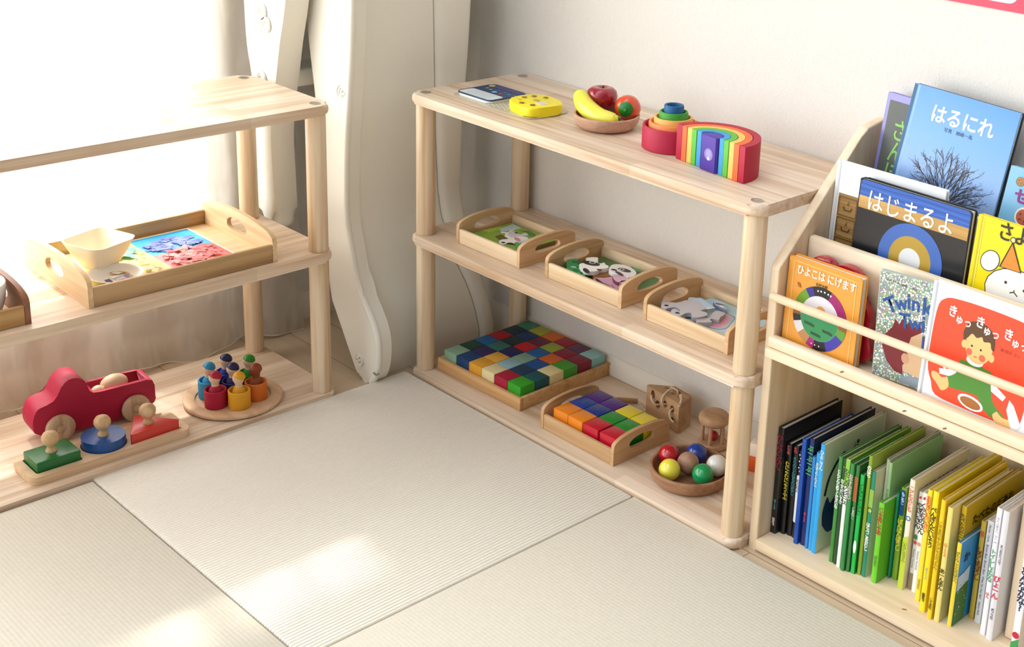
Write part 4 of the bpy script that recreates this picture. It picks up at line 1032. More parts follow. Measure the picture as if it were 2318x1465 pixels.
lathe(bm, [(0, 0), (0.024, 0), (0.027, 0.001), (0.041, 0.010), (0.0480, 0.014), (0.0485, 0.0152), (0.047, 0.0156), (0.040, 0.0118), (0.027, 0.0034), (0, 0.0030)], (0, 0, 0), 44)
obj('dish_body', bm, paint('#F5F2EC', 0.3, 0.01), t, 60)
GRPC = 'paper clippings in the white dish'
for i, (x, y, h, lab) in enumerate(((0.004, -0.014, '#5B5F86', 'dark grey blue paper clipping at the edge inside the white dish'), (0.010, 0.012, '#EAA6B8', 'pink paper clipping in the white dish'), (-0.004, 0.002, '#F6F4F0', 'white paper clipping in the middle of the dish'),
                                    (0.002, 0.020, '#8C8FB8', 'lilac grey paper clipping in the white dish'), (-0.014, 0.010, '#E9E6EE', 'pale lilac paper clipping at the far side inside the dish'), (0.018, 0.002, '#C9CDE0', 'pale blue paper clipping near the tray rail in the dish'))):
    o = obj('paper_clipping', B(-0.0075, 0.0075, -0.0045, 0.0045, 0, 0.0006), paint(h, 0.7), None)
    o.location = (-0.116 + x, -0.604 + y, zt + 0.0060 + 0.0011 * i); o.rotation_euler = (0.05, 0.06, i * 0.9)
    tag(o, lab, 'paper scrap', GRPC)
tray('reddish end of another wooden tray at the frame edge of the window shelf', (-0.047, -1.060, Z2), R90 + math.radians(-0.5), 0.276, 0.215, 0.034, 0.064, wood('#C9A26C', '#A07848', 'X', None, 0.5, 0.9), wood('#9A6B52', '#7A4E3A', 'Y', None, 0.5, 0.9), 0.009)
bowl('white_bowl', 'white bowl of dark blue marbles in the tray at the frame edge', 'bowl', (-0.117, -0.850, Z2 + 0.0075), 0.054, 0.058, paint('#F3F3F0', 0.25, 0.01), 0.004, 0.6)
for i, (x, y, z) in enumerate(((0.020, 0.024, 0.033), (0.031, 0.010, 0.033), (0.005, 0.032, 0.033), (0.012, 0.010, 0.036))):
    o = obj('blue_marble', (lambda q: (ball(q, (0, 0, 0), 0.0085, 16), q)[1])(bmesh.new()), paint('#0F4E7C', 0.15, 0.05, 0.6), None, 80)
    o.location = (-0.117 + x, -0.850 + y, Z2 + 0.0075 + z + 0.013)
    tag(o, 'dark blue marble in the white bowl at the frame edge', 'marble', 'marbles in the white bowl')

# red wooden pickup truck
RED = paint('#B40F3E', 0.55, 0.07)
tk = thing('toy_truck', 'crimson wooden toy pickup truck with pale wooden wheels', 'toy truck', (-0.200, -0.630, Z1), math.radians(-5.2))
z0 = Z1
cab = [(-0.741, 0.045), (-0.744, 0.062), (-0.736, 0.088), (-0.722, 0.0945), (-0.703, 0.099), (-0.694, 0.114), (-0.686, 0.127), (-0.673, 0.1355), (-0.658, 0.1345), (-0.647, 0.126), (-0.642, 0.113), (-0.638, 0.100), (-0.632, 0.096), (-0.632, 0.031), (-0.674, 0.0305), (-0.728, 0.036)]
def TL(p): return (p[0] + 0.630, p[1] - z0)
def carve(o, cutters):
    """cut holes into a mesh object and keep the result as its mesh"""
    for c in cutters:
        m = o.modifiers.new('cut', 'BOOLEAN'); m.operation = 'DIFFERENCE'; m.object = c; m.solver = 'EXACT'
    me = bpy.data.meshes.new_from_object(o.evaluated_get(bpy.context.evaluated_depsgraph_get()))
    o.modifiers.clear(); o.data = me
    for c in cutters: bpy.data.objects.remove(c)
rear = [(-0.633, 0.0958), (-0.620, 0.0955), (-0.560, 0.0955), (-0.532, 0.0955), (-0.521, 0.0915), (-0.517, 0.080), (-0.519, 0.060), (-0.516, 0.054), (-0.519, 0.046), (-0.527, 0.040), (-0.560, 0.0305), (-0.633, 0.0305)]
full = smooth2([TL(p) for p in cab[:12]], 3) + [TL(p) for p in rear] + [TL(p) for p in cab[14:]]
bm = bmesh.new(); prism(bm, full, -0.034, 0.025, 'yz', 0.0016, 2)
body = obj('body', bm, RED, tk, 40)
cut = obj('cutter', B(-0.026, 0.017, 0.0005, 0.098, 0.024, 0.120), RED, tk)
bpy.context.view_layer.update()
carve(body, [cut])
WH = wood('#D9BFA0', '#BC9C7A', 'Z', None, 0.55, 1.5)
for yy in (-0.068, 0.072):
    for s_ in (1, -1):
        bm = bmesh.new()
        xo = 0.0262 if s_ > 0 else -0.0352
        mt = Matrix.Translation((xo, yy, 0.0265)) @ Matrix.Rotation(s_ * R90, 4, 'Y')
        lathe(bm, [(0, 0), (0.0245, 0), (0.0265, 0.002), (0.0265, 0.008), (0.0245, 0.0105), (0.018, 0.0115), (0.0095, 0.0115), (0.0085, 0.0105), (0.004, 0.0125), (0, 0.0128)], (0, 0, 0), 40, mt)
        obj('wheel', bm, WH, tk, 50)
EGG = wood('#EBD3B4', '#D8BA94', 'Y', None, 0.5, 1.5)
o = obj('wooden_egg', (lambda q: (ball(q, (0, 0, 0), 0.018, 28, (1, 1.45, 1)), q)[1])(bmesh.new()), EGG, None, 80)
o.location = (-0.204, -0.582, Z1 + 0.0695); o.rotation_euler = (0.1, 0, -0.1)
tag(o, 'big pale wooden egg riding in the truck bed', 'wooden egg', 'wooden eggs in the toy truck')
o = obj('wooden_egg', (lambda q: (ball(q, (0, 0, 0), 0.012, 24, (1, 1.2, 1)), q)[1])(bmesh.new()), EGG, None, 80)
o.location = (-0.194, -0.6185, Z1 + 0.067); o.rotation_euler = (0.2, 0, 0.3)
tag(o, 'small pale wooden egg in the truck bed behind the cab', 'wooden egg', 'wooden eggs in the toy truck')

# round plate with seven dolls in cups
pcx, pcy = -0.124, -0.380
t = thing('round_plate', 'round flat wooden plate carrying seven dolls in cups', 'plate', (pcx, pcy, Z1), 0)
bm = bmesh.new()
lathe(bm, [(0, 0), (0.088, 0), (0.095, 0.003), (0.0955, 0.0075), (0.094, 0.0095), (0.0745, 0.0100), (0.0725, 0.0092), (0.072, 0.0058), (0, 0.0055)], (0, 0, 0), 56)
obj('plate_body', bm, wood('#E3C19E', '#CBA47C', 'X', None, 0.5, 1.0), t, 40)
DOLLS = [('crimson', '#B00A36', -74), ('yellow', '#E2A31E', -14), ('orange', '#D9701A', 46), ('green', '#2C8A1E', 106), ('blue', '#0E2E8C', 166), ('light blue', '#2C92C0', 226), ('purple', '#241C6A', None)]
HEADS = {'orange': '#8A3A16', 'blue': '#0B1B46', 'purple': '#241A52'}
SKIN = {'orange': '#8A3E1C'}
for cn, hx, an in DOLLS:
    if an is None: x, y = pcx, pcy + 0.001
    else: x, y = pcx + 0.0455 * math.cos(math.radians(an)), pcy + 0.0455 * math.sin(math.radians(an))
    pos = {'crimson': 'next to the yellow one', 'yellow': 'between the crimson and orange ones', 'orange': 'between the yellow and green ones', 'green': 'beside the orange one near the post', 'blue': 'behind the purple one', 'light blue': 'beside the crimson one', 'purple': 'in the centre of the plate'}[cn]
    bm = bmesh.new()
    lathe(bm, [(0, 0), (0.0205, 0), (0.0215, 0.001), (0.0215, 0.0355), (0.0205, 0.0365), (0.0188, 0.0365), (0.0180, 0.0355), (0.0180, 0.004), (0, 0.004)], (0, 0, 0), 36)
    o = obj('doll_cup', bm, paint(hx, 0.6, 0.08), None, 40)
    o.location = (x, y, Z1 + 0.0058)
    tag(o, '%s wooden cup %s on the round plate' % (cn, pos), 'cup', 'doll cups on the round plate')
    d = thing('peg_doll', 'peg doll with %s cap standing in the %s cup' % ({'orange': 'brown'}.get(cn, cn), cn), 'peg doll', (x, y, Z1 + 0.0100), math.radians(-42), 'peg dolls on the round plate')
    bm = bmesh.new()
    lathe(bm, [(0, 0), (0.0130, 0), (0.0138, 0.002), (0.0140, 0.018), (0.0132, 0.028), (0.0105, 0.035), (0.0072, 0.0395)], (0, 0, 0), 28)
    obj('body', bm, paint(hx if cn != 'orange' else '#8F4A22', 0.6, 0.06), d, 50)
    bm = bmesh.new()
    lathe(bm, [(0.0072, 0.0393), (0.0066, 0.0430), (0.0085, 0.0475), (0.0113, 0.0535), (0.0116, 0.0580), (0.0100, 0.0635), (0.006, 0.0675), (0, 0.0690)], (0, 0, 0), 26)
    obj('head', bm, paint(SKIN.get(cn, '#E6C7A6'), 0.6, 0.04), d, 60)
    bm = bmesh.new()
    pr = [(0.0126 * math.sin(a), 0.0122 * math.cos(a)) for a in (0, 0.25, 0.5, 0.75, 1.0, 1.25, 1.42)]
    lathe(bm, pr + [(0.0117 * math.sin(1.42), 0.0116 * math.cos(1.42))], (0, 0, 0), 26, Matrix.Translation((0, 0.0010, 0.0578)) @ Matrix.Rotation(math.radians(-16), 4, 'X'))
    obj('cap', bm, paint(HEADS.get(cn, hx), 0.4, 0.06), d, 60)

# shape puzzle with knobs
kb = thing('knob_puzzle_base', 'long pale wooden puzzle board for three knobbed shapes', 'puzzle board', (-0.0905, -0.659, Z1), R90 + math.radians(-0.8))
# local x runs along the shelf, local y away from its front edge
KB = wood('#E6C8A4', '#D0AC84', 'X', None, 0.5, 1.1)
def K(p): return p
bm = bmesh.new()
sq = rrect(-0.134, -0.052, -0.032, 0.032, 0.004, 3)
ci = circ(0.000, 0.0, 0.040, 32)
tri = [(0.034, -0.036), (0.136, -0.033), (0.076, 0.040)]
outer = rrect(-0.148, 0.148, -0.0465, 0.0465, 0.016, 6)
prism_hole(bm, outer, [sq, ci, tri], 0.004, 0.0150, 'xy')
obj('top_layer', bm, KB, kb, 30)
bm = bmesh.new(); prism(bm, outer, 0.0, 0.004, 'xy')
obj('bottom_layer', bm, KB, kb, 30)
def knobbed(label, cat, pts, hx, cx, cy):
    ca, sa = math.cos(R90 + math.radians(-0.8)), math.sin(R90 + math.radians(-0.8))
    t = thing('puzzle_shape', label, cat, (-0.0905 + cx * ca - cy * sa, -0.659 + cx * sa + cy * ca, Z1 + 0.0045), R90 + math.radians(-0.8), 'knobbed puzzle shapes')
    bm = bmesh.new(); prism(bm, [(p[0] - cx, p[1] - cy) for p in pts], 0, 0.0285, 'xy', 0.0022, 2)
    obj('shape_block', bm, paint(hx, 0.4, 0.06, 0.15), t, 40)
    bm = bmesh.new()
    lathe(bm, [(0, 0.028), (0.0098, 0.028), (0.0100, 0.030), (0.0082, 0.0335), (0.0062, 0.0365), (0.0070, 0.0400), (0.0120, 0.0450), (0.0150, 0.0515), (0.0146, 0.0580), (0.0110, 0.0640), (0.0055, 0.0668), (0, 0.0672)], (0, 0, 0), 28)
    obj('knob', bm, wood('#DDBC92', '#C49E70', 'Z', None, 0.45, 1.4), t, 60)
knobbed('green rectangular puzzle block with wooden knob', 'puzzle block', rrect(-0.132, -0.054, -0.030, 0.030, 0.003, 2), '#0C6A2C', -0.094, 0.0)
knobbed('blue round puzzle block with wooden knob', 'puzzle block', circ(0.0, 0.0, 0.0385, 40), '#0C4C94', 0.0, 0.0)
knobbed('red triangular puzzle block with wooden knob', 'puzzle block', [(0.0375, -0.034), (0.041, -0.0345), (0.129, -0.032), (0.131, -0.0295), (0.079, 0.0355), (0.074, 0.0355), (0.037, -0.030)], '#CF3426', 0.082, -0.008)
# ------------------------------------------------------------------ bookcase
bk = thing('bookcase', 'pine bookcase with picture books facing out above a row of upright books', 'bookcase', (0.886, 0.012, 0))
BX, BY = 0.886, 0.012
def bb(name, x0, x1, y0, y1, z0, z1, m=None, bev=0.0025):
    return obj(name, B(x0 - BX, x1 - BX, y0 - BY, y1 - BY, z0, z1, bev, 2), m or CASE, bk)
XI, XE = 0.9035, 1.800
sp = [(0.012, 0.0), (0.012, 0.512), (0.016, 0.520), (0.206, 0.700), (0.222, 0.713), (0.272, 0.722), (0.276, 0.718), (0.276, 0.0)]
for x0, x1 in ((BX, XI), (XE, XE + 0.0175)):
    bm = bmesh.new()
    prism(bm, [(p[0] - BY, p[1]) for p in sp], x0 - BX, x1 - BX, 'yz', 0.003, 2)
    obj('side_panel', bm, CASEZ, bk, 22)
bb('bottom_board', XI, XE, 0.008, 0.270, 0.004, 0.024)
bb('back_panel', XI, XE, 0.258, 0.272, 0.004, 0.690, None, 0.001)
bb('tier_board', XI, XE, 0.020, 0.258, 0.368, 0.385, None, 0.001)
bb('ledge_strip', XI - 0.004, XE + 0.002, 0.002, 0.020, 0.3815, 0.4000, None, 0.004)
bb('ledge_strip', XI - 0.006, XE + 0.002, -0.002, 0.020, 0.3640, 0.3805, None, 0.004)
bb('tier_riser', XI, XE, 0.082, 0.098, 0.384, 0.5565, None, 0.005)
bb('tier_board', XI, XE, 0.098, 0.258, 0.418, 0.430, None, 0.001)
bb('tier_riser', XI, XE, 0.160, 0.172, 0.430, 0.639, None, 0.004)
bb('tier_board', XI, XE, 0.172, 0.258, 0.521, 0.533, None, 0.001)
bm = bmesh.new()
prism(bm, [(p[0] - BY, p[1]) for p in [(0.086, 0.026), (0.270 - 0.012, 0.026), (0.258, 0.366), (0.086, 0.366)]], 1.3335 - BX, 1.3500 - BX, 'yz', 0.002, 1)
obj('divider', bm, CASEZ, bk)
bm = bmesh.new()
tube(bm, [(0.0085, -0.003, 0.4665), (0.0095, -0.003, 0.4665), (0.9275, -0.003, 0.4665), (0.9285, -0.003, 0.4665)], [0.0055, 0.0068, 0.0068, 0.0055], 16)
obj('rail_dowel', bm, CASE, bk, 50)
KN = paint('#8A5A38', 0.6, 0.2)
for x, y, z, ax in ((1.048, 0.0015, 0.391, 'y'), (1.168, -0.0022, 0.372, 'y'), (1.238, -0.0022, 0.371, 'y'), (0.994, 0.0818, 0.528, 'y'), (1.190, 0.030, 0.0241, 'z')):
    bm = bmesh.new()
    pts = el(0, 0, 0.0042, 0.00135, 0.5, 10)
    if ax == 'y': prism(bm, [(x - BX + p[0], z + p[1]) for p in pts], y - BY, y - BY + 0.0006, 'xz')
    else: prism(bm, [(x - BX + p[0], y - BY + p[1]) for p in pts], z, z + 0.0003, 'xy')
    obj('knot', bm, KN, bk)

def frame(x, y, z, k=0.0, roll=0.0, yawd=0.0):
    ex = Vector((1, 0, 0)); ey = Vector((0, k, 1)).normalized(); ez = ex.cross(ey)
    M = Matrix(((ex.x, ey.x, ez.x, x), (ex.y, ey.y, ez.y, y), (ex.z, ey.z, ez.z, z), (0, 0, 0, 1)))
    return M @ Matrix.Rotation(math.radians(roll), 4, 'Z') @ Matrix.Rotation(math.radians(yawd), 4, 'Y')

def cover_book(label, M, w, h, t, front, spine=None, group=None, board=0.0022, r=0.003, back=None):
    """picture book shown cover-first: x = width, y = height, z = out of the cover"""
    b = thing('picture_book', label, 'book', mtx=M, group=group)
    bm = bmesh.new()
    prism(bm, rrect(0.0, w, 0, h, r, 3), -board, 0, 'xy', 0.0006, 1)
    obj('front_cover', bm, paint(front, 0.28, 0.02, 0.2), b)
    bm = bmesh.new()
    prism(bm, rrect(0.0, w, 0, h, r, 3), -t, -t + board, 'xy', 0.0006, 1)
    obj('back_cover', bm, paint(back or front, 0.35, 0.02), b)
    bm = bmesh.new()
    box(bm, -0.0012, 0.0012, 0.0006, h - 0.0006, -t + 0.0006, -0.0006, 0.0006, 1)
    obj('spine', bm, paint(spine or front, 0.3, 0.02, 0.2), b)
    obj('pages', B(0.002, w - 0.003, 0.002, h - 0.003, -t + board, -board), PAGES, b)
    return b

def spine_book(label, x, y, w, ztop, depth, spine, cover=None, yawd=0.0, group='upright picture books on the bottom board', roll=0.0, zb=0.0243):
    """picture book shelved upright: x = thickness, y = height, z = towards the room"""
    b = thing('picture_book', label, 'book', mtx=frame(x, y, zb, 0, roll, yawd), group=group)
    h = ztop - zb
    tk_ = min(0.0022, w * 0.25)
    bm = bmesh.new()
    prism(bm, [(0.0003, -0.0012), (w * 0.25, -0.0002), (w * 0.75, -0.0002), (w - 0.0003, -0.0012), (w - 0.0003, -tk_), (0.0003, -tk_)], 0, h, 'xz')
    obj('spine', bm, paint(spine, 0.32, 0.03, 0.15), b)
    for i, x0 in enumerate((0.0, w - tk_ * 0.8)):
        bm = bmesh.new()
        box(bm, x0 + (0.0002 if i == 0 else 0), x0 + tk_ * 0.8 - (0.0002 if i else 0), 0, h, -depth, -0.0016)
        obj('cover_board', bm, paint(cover or spine, 0.4, 0.03, 0.1), b)
    obj('pages', B(tk_ * 0.8, w - tk_ * 0.8, 0.002, h - 0.003, -depth + 0.004, -tk_ - 0.0005), PAGES, b)
    return b
def vt(b, s, size, w, ytop, hx, bold=0.02, name='title', line=0.82):
    """title set vertically down a spine"""
    return text('\n'.join(s), size, w / 2, ytop, hx, b, name, 0.0004, 0, 'CENTER', bold, None, 1.0, line)

# ---- cover-out books: middle and rear tiers
b = cover_book('purple bordered picture book with dark grey cover, partly behind the blue tree book', frame(0.9085, 0.2265, 0.5455, 0.10, -2.6), 0.205, 0.231, 0.010, '#8E8CC8', '#7C7ABC')
pc = Pic(); pc.poly([(0.006, 0.006), (0.199, 0.006), (0.199, 0.219), (0.006, 0.219)], '#5C605C'); pc.build('dark_panel', b)
text('さ\nん\nぽ', 0.040, 0.036, 0.190, '#8FD060', b, 'title', 0.0009, 0.0, 'CENTER', 0.012, None, 0.8, 0.9)
b = cover_book('blue picture book with a bare tree photograph and white title, tallest on the top tier', frame(0.9605, 0.190, 0.5455, 0.195, -2.8), 0.194, 0.262, 0.012, '#6FA3D8', '#2E6E9C', r=0.001, back='#2A3A44')
sky_m, nt, bs = new_mat('photo_sky_print')
tc = nt.nodes.new('ShaderNodeTexCoord'); sx_ = nt.nodes.new('ShaderNodeSeparateXYZ'); cr = nt.nodes.new('ShaderNodeValToRGB'); mr2 = nt.nodes.new('ShaderNodeMapRange')
nt.links.new(tc.outputs['Object'], sx_.inputs[0]); nt.links.new(sx_.outputs['Y'], mr2.inputs['Value']); mr2.inputs['From Max'].default_value = 0.262
nt.links.new(mr2.outputs[0], cr.inputs[0]); nt.links.new(cr.outputs[0], bs.inputs['Base Color'])
cr.color_ramp.elements[0].position = 0.30; cr.color_ramp.elements[0].color = hexc('#7F8FAA'); cr.color_ramp.elements[1].color = hexc('#4F93DA')
e_ = cr.color_ramp.elements.new(0.45); e_.color = hexc('#8FB2E2'); e_ = cr.color_ramp.elements.new(0.7); e_.color = hexc('#6FA6E2')
bs.inputs['Roughness'].default_value = 0.25
pc = Pic(); pc.poly([(0.005, 0.001), (0.193, 0.001), (0.193, 0.261), (0.005, 0.261)], sky_m)
pc.poly([(0.0005, 0.001), (0.006, 0.001), (0.006, 0.261), (0.0005, 0.261)], '#1F5A86'); pc.poly([(0.008, 0.001), (0.011, 0.001), (0.011, 0.261), (0.008, 0.261)], '#8FBCE4')
pc.poly([(0.012, 0.0015), (0.193, 0.0015), (0.193, 0.085), (0.15, 0.088), (0.11, 0.082), (0.012, 0.078)], '#6F7788')
rng = random.Random(21)
TB = Vector((0.100, 0.070))
def bez(p, q, r, n): return [(1 - t) ** 2 * p + 2 * t * (1 - t) * q + t * t * r for t in [i / n for i in range(n + 1)]]
pc.line([(0.100, 0.030), (0.100, 0.072)], 0.006, '#3A3A44')
pc.z += 0.0001
for k in range(13):
    a = -1.45 + 2.9 * k / 12
    tip = TB + Vector((0.076 * math.sin(a), 0.026 + 0.076 * math.cos(a))) * rng.uniform(0.86, 1.0)
    mid = TB + Vector((0.022 * math.sin(a), 0.030 + 0.026 * math.cos(a)))
    limb = bez(TB, mid, tip, 9)
    for i in range(9): pc.line([limb[i], limb[i + 1]], 0.0022 * (1 - i / 10.5), '#35363E', False)
    for j in range(12):
        i0 = rng.randint(3, 8)
        p = limb[i0]; d_ = (limb[i0 + 1] - limb[i0]).normalized()
        da = rng.uniform(-0.9, 0.9)
        d2 = Vector((d_.x * math.cos(da) - d_.y * math.sin(da), d_.x * math.sin(da) + d_.y * math.cos(da)))
        ln = rng.uniform(0.012, 0.026) * (1.1 - 0.05 * i0)
        q = p + d2 * ln * 0.5 + d_ * ln * 0.15; r_ = p + d2 * ln + d_ * ln * 0.35
        tw = bez(p, q, r_, 4)
        for i in range(4): pc.line([tw[i], tw[i + 1]], 0.0008, '#4A4B54', False)
        for m in range(4):
            s_ = tw[rng.randint(1, 4)]
            ea = math.atan2(r_.y - p.y, r_.x - p.x) + rng.uniform(-0.8, 0.8)
            pc.line([s_, s_ + Vector((math.cos(ea), math.sin(ea))) * rng.uniform(0.004, 0.010)], 0.0005, '#5A5656', False)
pc.z += 0.00005
for k in range(110):
    a, q = rng.uniform(-1.7, 1.7), rng.uniform(0.6, 1.0)
    pc.poly(circ(0.100 + 0.080 * q * math.sin(a), 0.096 + 0.078 * q * math.cos(a), rng.uniform(0.0004, 0.0010), 5), rng.choice(['#8A6A4A', '#6A6058', '#9A7A50']), False)
pc.build('tree_print', b)
text('はるにれ', 0.0315, 0.042, 0.222, '#FFFFFF', b, 'title', 0.0009, 0.0, 'LEFT', 0.022, None, 0.92)
text('写真　姉崎一馬', 0.0075, 0.072, 0.203, '#2A3A55', b, 'author', 0.0009)
b = cover_book('light blue picture book with round cookie shapes, standing behind the yellow one', frame(1.1640, 0.192, 0.5455, 0.195, -1.6), 0.190, 0.172, 0.010, '#7DB8DC', '#8FC4E0')
pc = Pic()
for x, y, r, h1, h2 in ((0.021, 0.151, 0.0075, '#5E7A3A', '#B5793C'), (0.040, 0.100, 0.0150, '#E9E2D6', '#B45A3C'), (0.018, 0.077, 0.0085, '#D98AA8', '#C9788C'), (0.095, 0.110, 0.018, '#E9E2D6', '#B8643E'), (0.140, 0.080, 0.014, '#D9B0C0', '#C4808A')):
    pc.poly(circ(x, y, r, 20), h1); pc.poly(circ(x, y, r * 0.82, 20), h2)
    for k in range(5): pc.poly(circ(x + r * 0.45 * math.cos(k * 1.3), y + r * 0.45 * math.sin(k * 1.3), r * 0.13, 6), '#8A3E2A', False)
pc.build('cookie_pattern', b)
text('せんべい', 0.026, 0.017, 0.128, '#8A1F7A', b, 'title', 0.0012, 0.0, 'LEFT', 0.03)
b = cover_book('white picture book with printed wooden drawers, behind the blue and black one', frame(0.9055, 0.1305, 0.4313, 0.05, 0), 0.205, 0.242, 0.010, '#F1F2F2', '#E6E9EC')
dw = wood('#B08A52', '#7E5A2C', 'X', None, 0.5, 1.8)
pc = Pic(); pc.poly([(0.0100, 0.006), (0.200, 0.006), (0.200, 0.190), (0.0100, 0.190)], dw); pc.poly([(0.0045, 0.001), (0.0075, 0.001), (0.0075, 0.241), (0.0045, 0.241)], '#D2D6DA')
for j in range(5):
    y0 = 0.014 + 0.035 * j
    for i in range(5):
        x0 = 0.0125 + 0.0375 * i
        pc.line([(x0, y0), (x0 + 0.035, y0), (x0 + 0.035, y0 + 0.031), (x0, y0 + 0.031), (x0, y0)], 0.001, '#5E401C')
        pc.line([(x0 + 0.010, y0 + 0.016), (x0 + 0.012, y0 + 0.010), (x0 + 0.024, y0 + 0.010), (x0 + 0.027, y0 + 0.016)], 0.0014, '#3A2A18')
        pc.line([(x0 + 0.017, y0 + 0.022), (x0 + 0.019, y0 + 0.019), (x0 + 0.020, y0 + 0.026)], 0.0010, '#5A3A18')
pc.build('drawer_print', b)
b = cover_book('blue, tan and black board book with a blue and ochre arch', frame(0.9680, 0.1065, 0.4336, 0.045, -0.6), 0.203, 0.231, 0.016, '#14161C', '#1A1D26', board=0.003, r=0.006)
pc = Pic()
pc.poly([(0.002, 0.204), (0.201, 0.204), (0.201, 0.226), (0.197, 0.230), (0.006, 0.230), (0.002, 0.226)], '#2A5CB4')
for k in range(4): pc.line([(0.002 + 0.0199 * i, 0.209 + 0.005 * k + 0.0010 * math.sin(i * 0.9 + k)) for i in range(11)], 0.0009, '#17408C' if k % 2 else '#4A7CCC')
pc.poly([(0.002, 0.184), (0.201, 0.184), (0.201, 0.204), (0.002, 0.204)], wood('#D6B06C', '#B88E4C', 'X', None, 0.4, 1.2))
pc.poly(circ(0.108, 0.125, 0.0585, 44), '#3C66B4'); pc.poly(circ(0.108, 0.125, 0.0385, 36), '#B4922E'); pc.poly(circ(0.108, 0.125, 0.0195, 28), '#D9DBDD')
pc.build('arch_print', b)
text('はじまるよ', 0.0375, 0.017, 0.198, '#F6F3E6', b, 'title', 0.0012, 0.0, 'LEFT', 0.008, None, 0.86)
b = cover_book('bright yellow picture book with a white animal face and orange party hat', frame(1.1795, 0.1065, 0.4352, 0.045, -1.2), 0.200, 0.227, 0.010, '#F0D80E', '#E9D43A')
pc = Pic()
BLK = '#1E1A18'
pc.poly([(0.0055, 0.001), (0.0085, 0.001), (0.0085, 0.226), (0.0055, 0.226)], '#C8B410'); pc.poly([(0.0085, 0.001), (0.0105, 0.001), (0.0105, 0.226), (0.0085, 0.226)], '#F6E85A')
for x, y, rx, ry, ro in ((0.030, 0.163, 0.0135, 0.0165, -0.6), (0.128, 0.160, 0.0135, 0.0165, 0.6)):
    pc.poly(el(x, y, rx + 0.0013, ry + 0.0013, ro), BLK); pc.poly(el(x, y, rx, ry, ro), '#F4F2EE')
pc.poly(el(0.078, 0.065, 0.060, 0.040), BLK); pc.poly(el(0.078, 0.065, 0.0588, 0.0388), '#F4F2EE')
pc.poly(el(0.078, 0.126, 0.0505, 0.0375), BLK); pc.poly(el(0.078, 0.126, 0.0490, 0.0362), '#F4F2EE')
pc.poly([(0.046, 0.159), (0.061, 0.203), (0.083, 0.1595)], BLK); pc.poly([(0.0485, 0.160), (0.061, 0.198), (0.0805, 0.1605)], '#EC8A2A')
pc.poly(circ(0.0610, 0.2045, 0.0048, 16), BLK); pc.poly(circ(0.0610, 0.2045, 0.0034, 14), '#F6EA9A')
for x, y in ((0.061, 0.139), (0.092, 0.1355)): pc.poly(circ(x, y, 0.0024, 10), '#5A1E2A')
pc.line([(0.070, 0.1255), (0.0765, 0.1285), (0.083, 0.1235)], 0.0016, BLK); pc.poly(circ(0.0765, 0.1305, 0.0012, 8), BLK)
pc.build('animal_print', b)
text('さよなら', 0.0315, 0.034, 0.2115, '#2A2622', b, 'title', 0.0012, 0.0, 'LEFT', 0.014, None, 0.85)

# ---- cover-out books on the lower tier, held by the dowel
b = cover_book('orange board book with a ring of coloured segments and white title, by the side panel', frame(0.9085, 0.0265, 0.3862, 0.04, 0.4), 0.142, 0.150, 0.017, '#E29A3A', '#C98430', board=0.003, r=0.006)
pc = Pic()
for q in (0.0105,): pc.line([(q, 0.006), (q, 0.150 - q + 0.004), (0.142 - q, 0.150 - q + 0.002), (0.142 - q, 0.006)], 0.0016, '#F2BE6C')
cx, cy = 0.070, 0.062
segs = [('#17131A', 70, 112), ('#33308A', 112, 128), ('#6C9A28', 128, 168), ('#8A5A1E', 168, 186), ('#1B1820', 186, 200), ('#D9D2D6', 200, 222), ('#B4824E', 222, 246), ('#A01E6C', 246, 262), ('#17131A', 262, 292), ('#3A34A0', 292, 334), ('#5E9A34', 334, 352), ('#8A5A1E', 352, 368), ('#9A1868', 368, 430)]
for h, a0, a1 in segs: pc.ring(cx, cy, 0.037, 0.0525, h, math.radians(a0), math.radians(a1), 8)
pc.poly(circ(cx, cy, 0.037, 36), '#DFDCE2')
pc.poly(circ(cx, cy, 0.0368, 24, None, math.pi * 1.0, math.pi * 2.0, True), '#2E8A52')
for x, y in ((0.052, 0.050), (0.066, 0.036), (0.088, 0.046)): pc.poly([(x - 0.010, y - 0.003), (x + 0.010, y - 0.005), (x + 0.010, y - 0.001), (x + 0.004, y + 0.001), (x - 0.004, y + 0.001), (x - 0.010, y + 0.002)], '#1E4A2C')
pc.poly(circ(cx + 0.001, cy + 0.012, 0.0095, 18), '#E2A050')
for x, y in ((0.062, 0.1068), (0.068, 0.1078), (0.075, 0.1080), (0.082, 0.1068), (0.087, 0.1056)): pc.poly(circ(x, y, 0.0016, 8), '#F4F2F0')
for x, y in ((0.060, 0.0178), (0.067, 0.0172), (0.075, 0.0172)): pc.poly(circ(x, y, 0.0012, 8), '#F4F2F0')
pc.poly([(0.020, 0.110), (0.026, 0.109), (0.027, 0.105), (0.030, 0.103), (0.026, 0.102), (0.022, 0.105)], '#A8601E')
pc.build('ring_print', b)
text('ひよこは にげます', 0.0170, 0.0175, 0.1305, '#FFF6E6', b, 'title', 0.0012, 0.0, 'LEFT', 0.022, None, 0.82)
text('五味太郎', 0.0058, 0.056, 0.1165, '#2A1E12', b, 'author', 0.0012, 0.0, 'LEFT', 0.02)
b = thing('toy_board_book', 'red round cornered board book behind the orange one', 'book', (0.993, 0.060, 0.3925))
bm = bmesh.new()
prism(bm, smooth2([(-0.060, 0.0), (0.060, 0.0), (0.062, 0.050), (0.060, 0.080), (0.044, 0.098), (0.036, 0.132), (0.028, 0.142), (0.006, 0.146), (-0.010, 0.142), (-0.016, 0.136), (-0.026, 0.146), (-0.052, 0.144), (-0.062, 0.120), (-0.062, 0.040)], 4, True), -0.006, 0.010, 'xz', 0.002, 2)
obj('shaped_board', bm, paint('#A80F26', 0.25, 0.03, 0.4), b, 45)
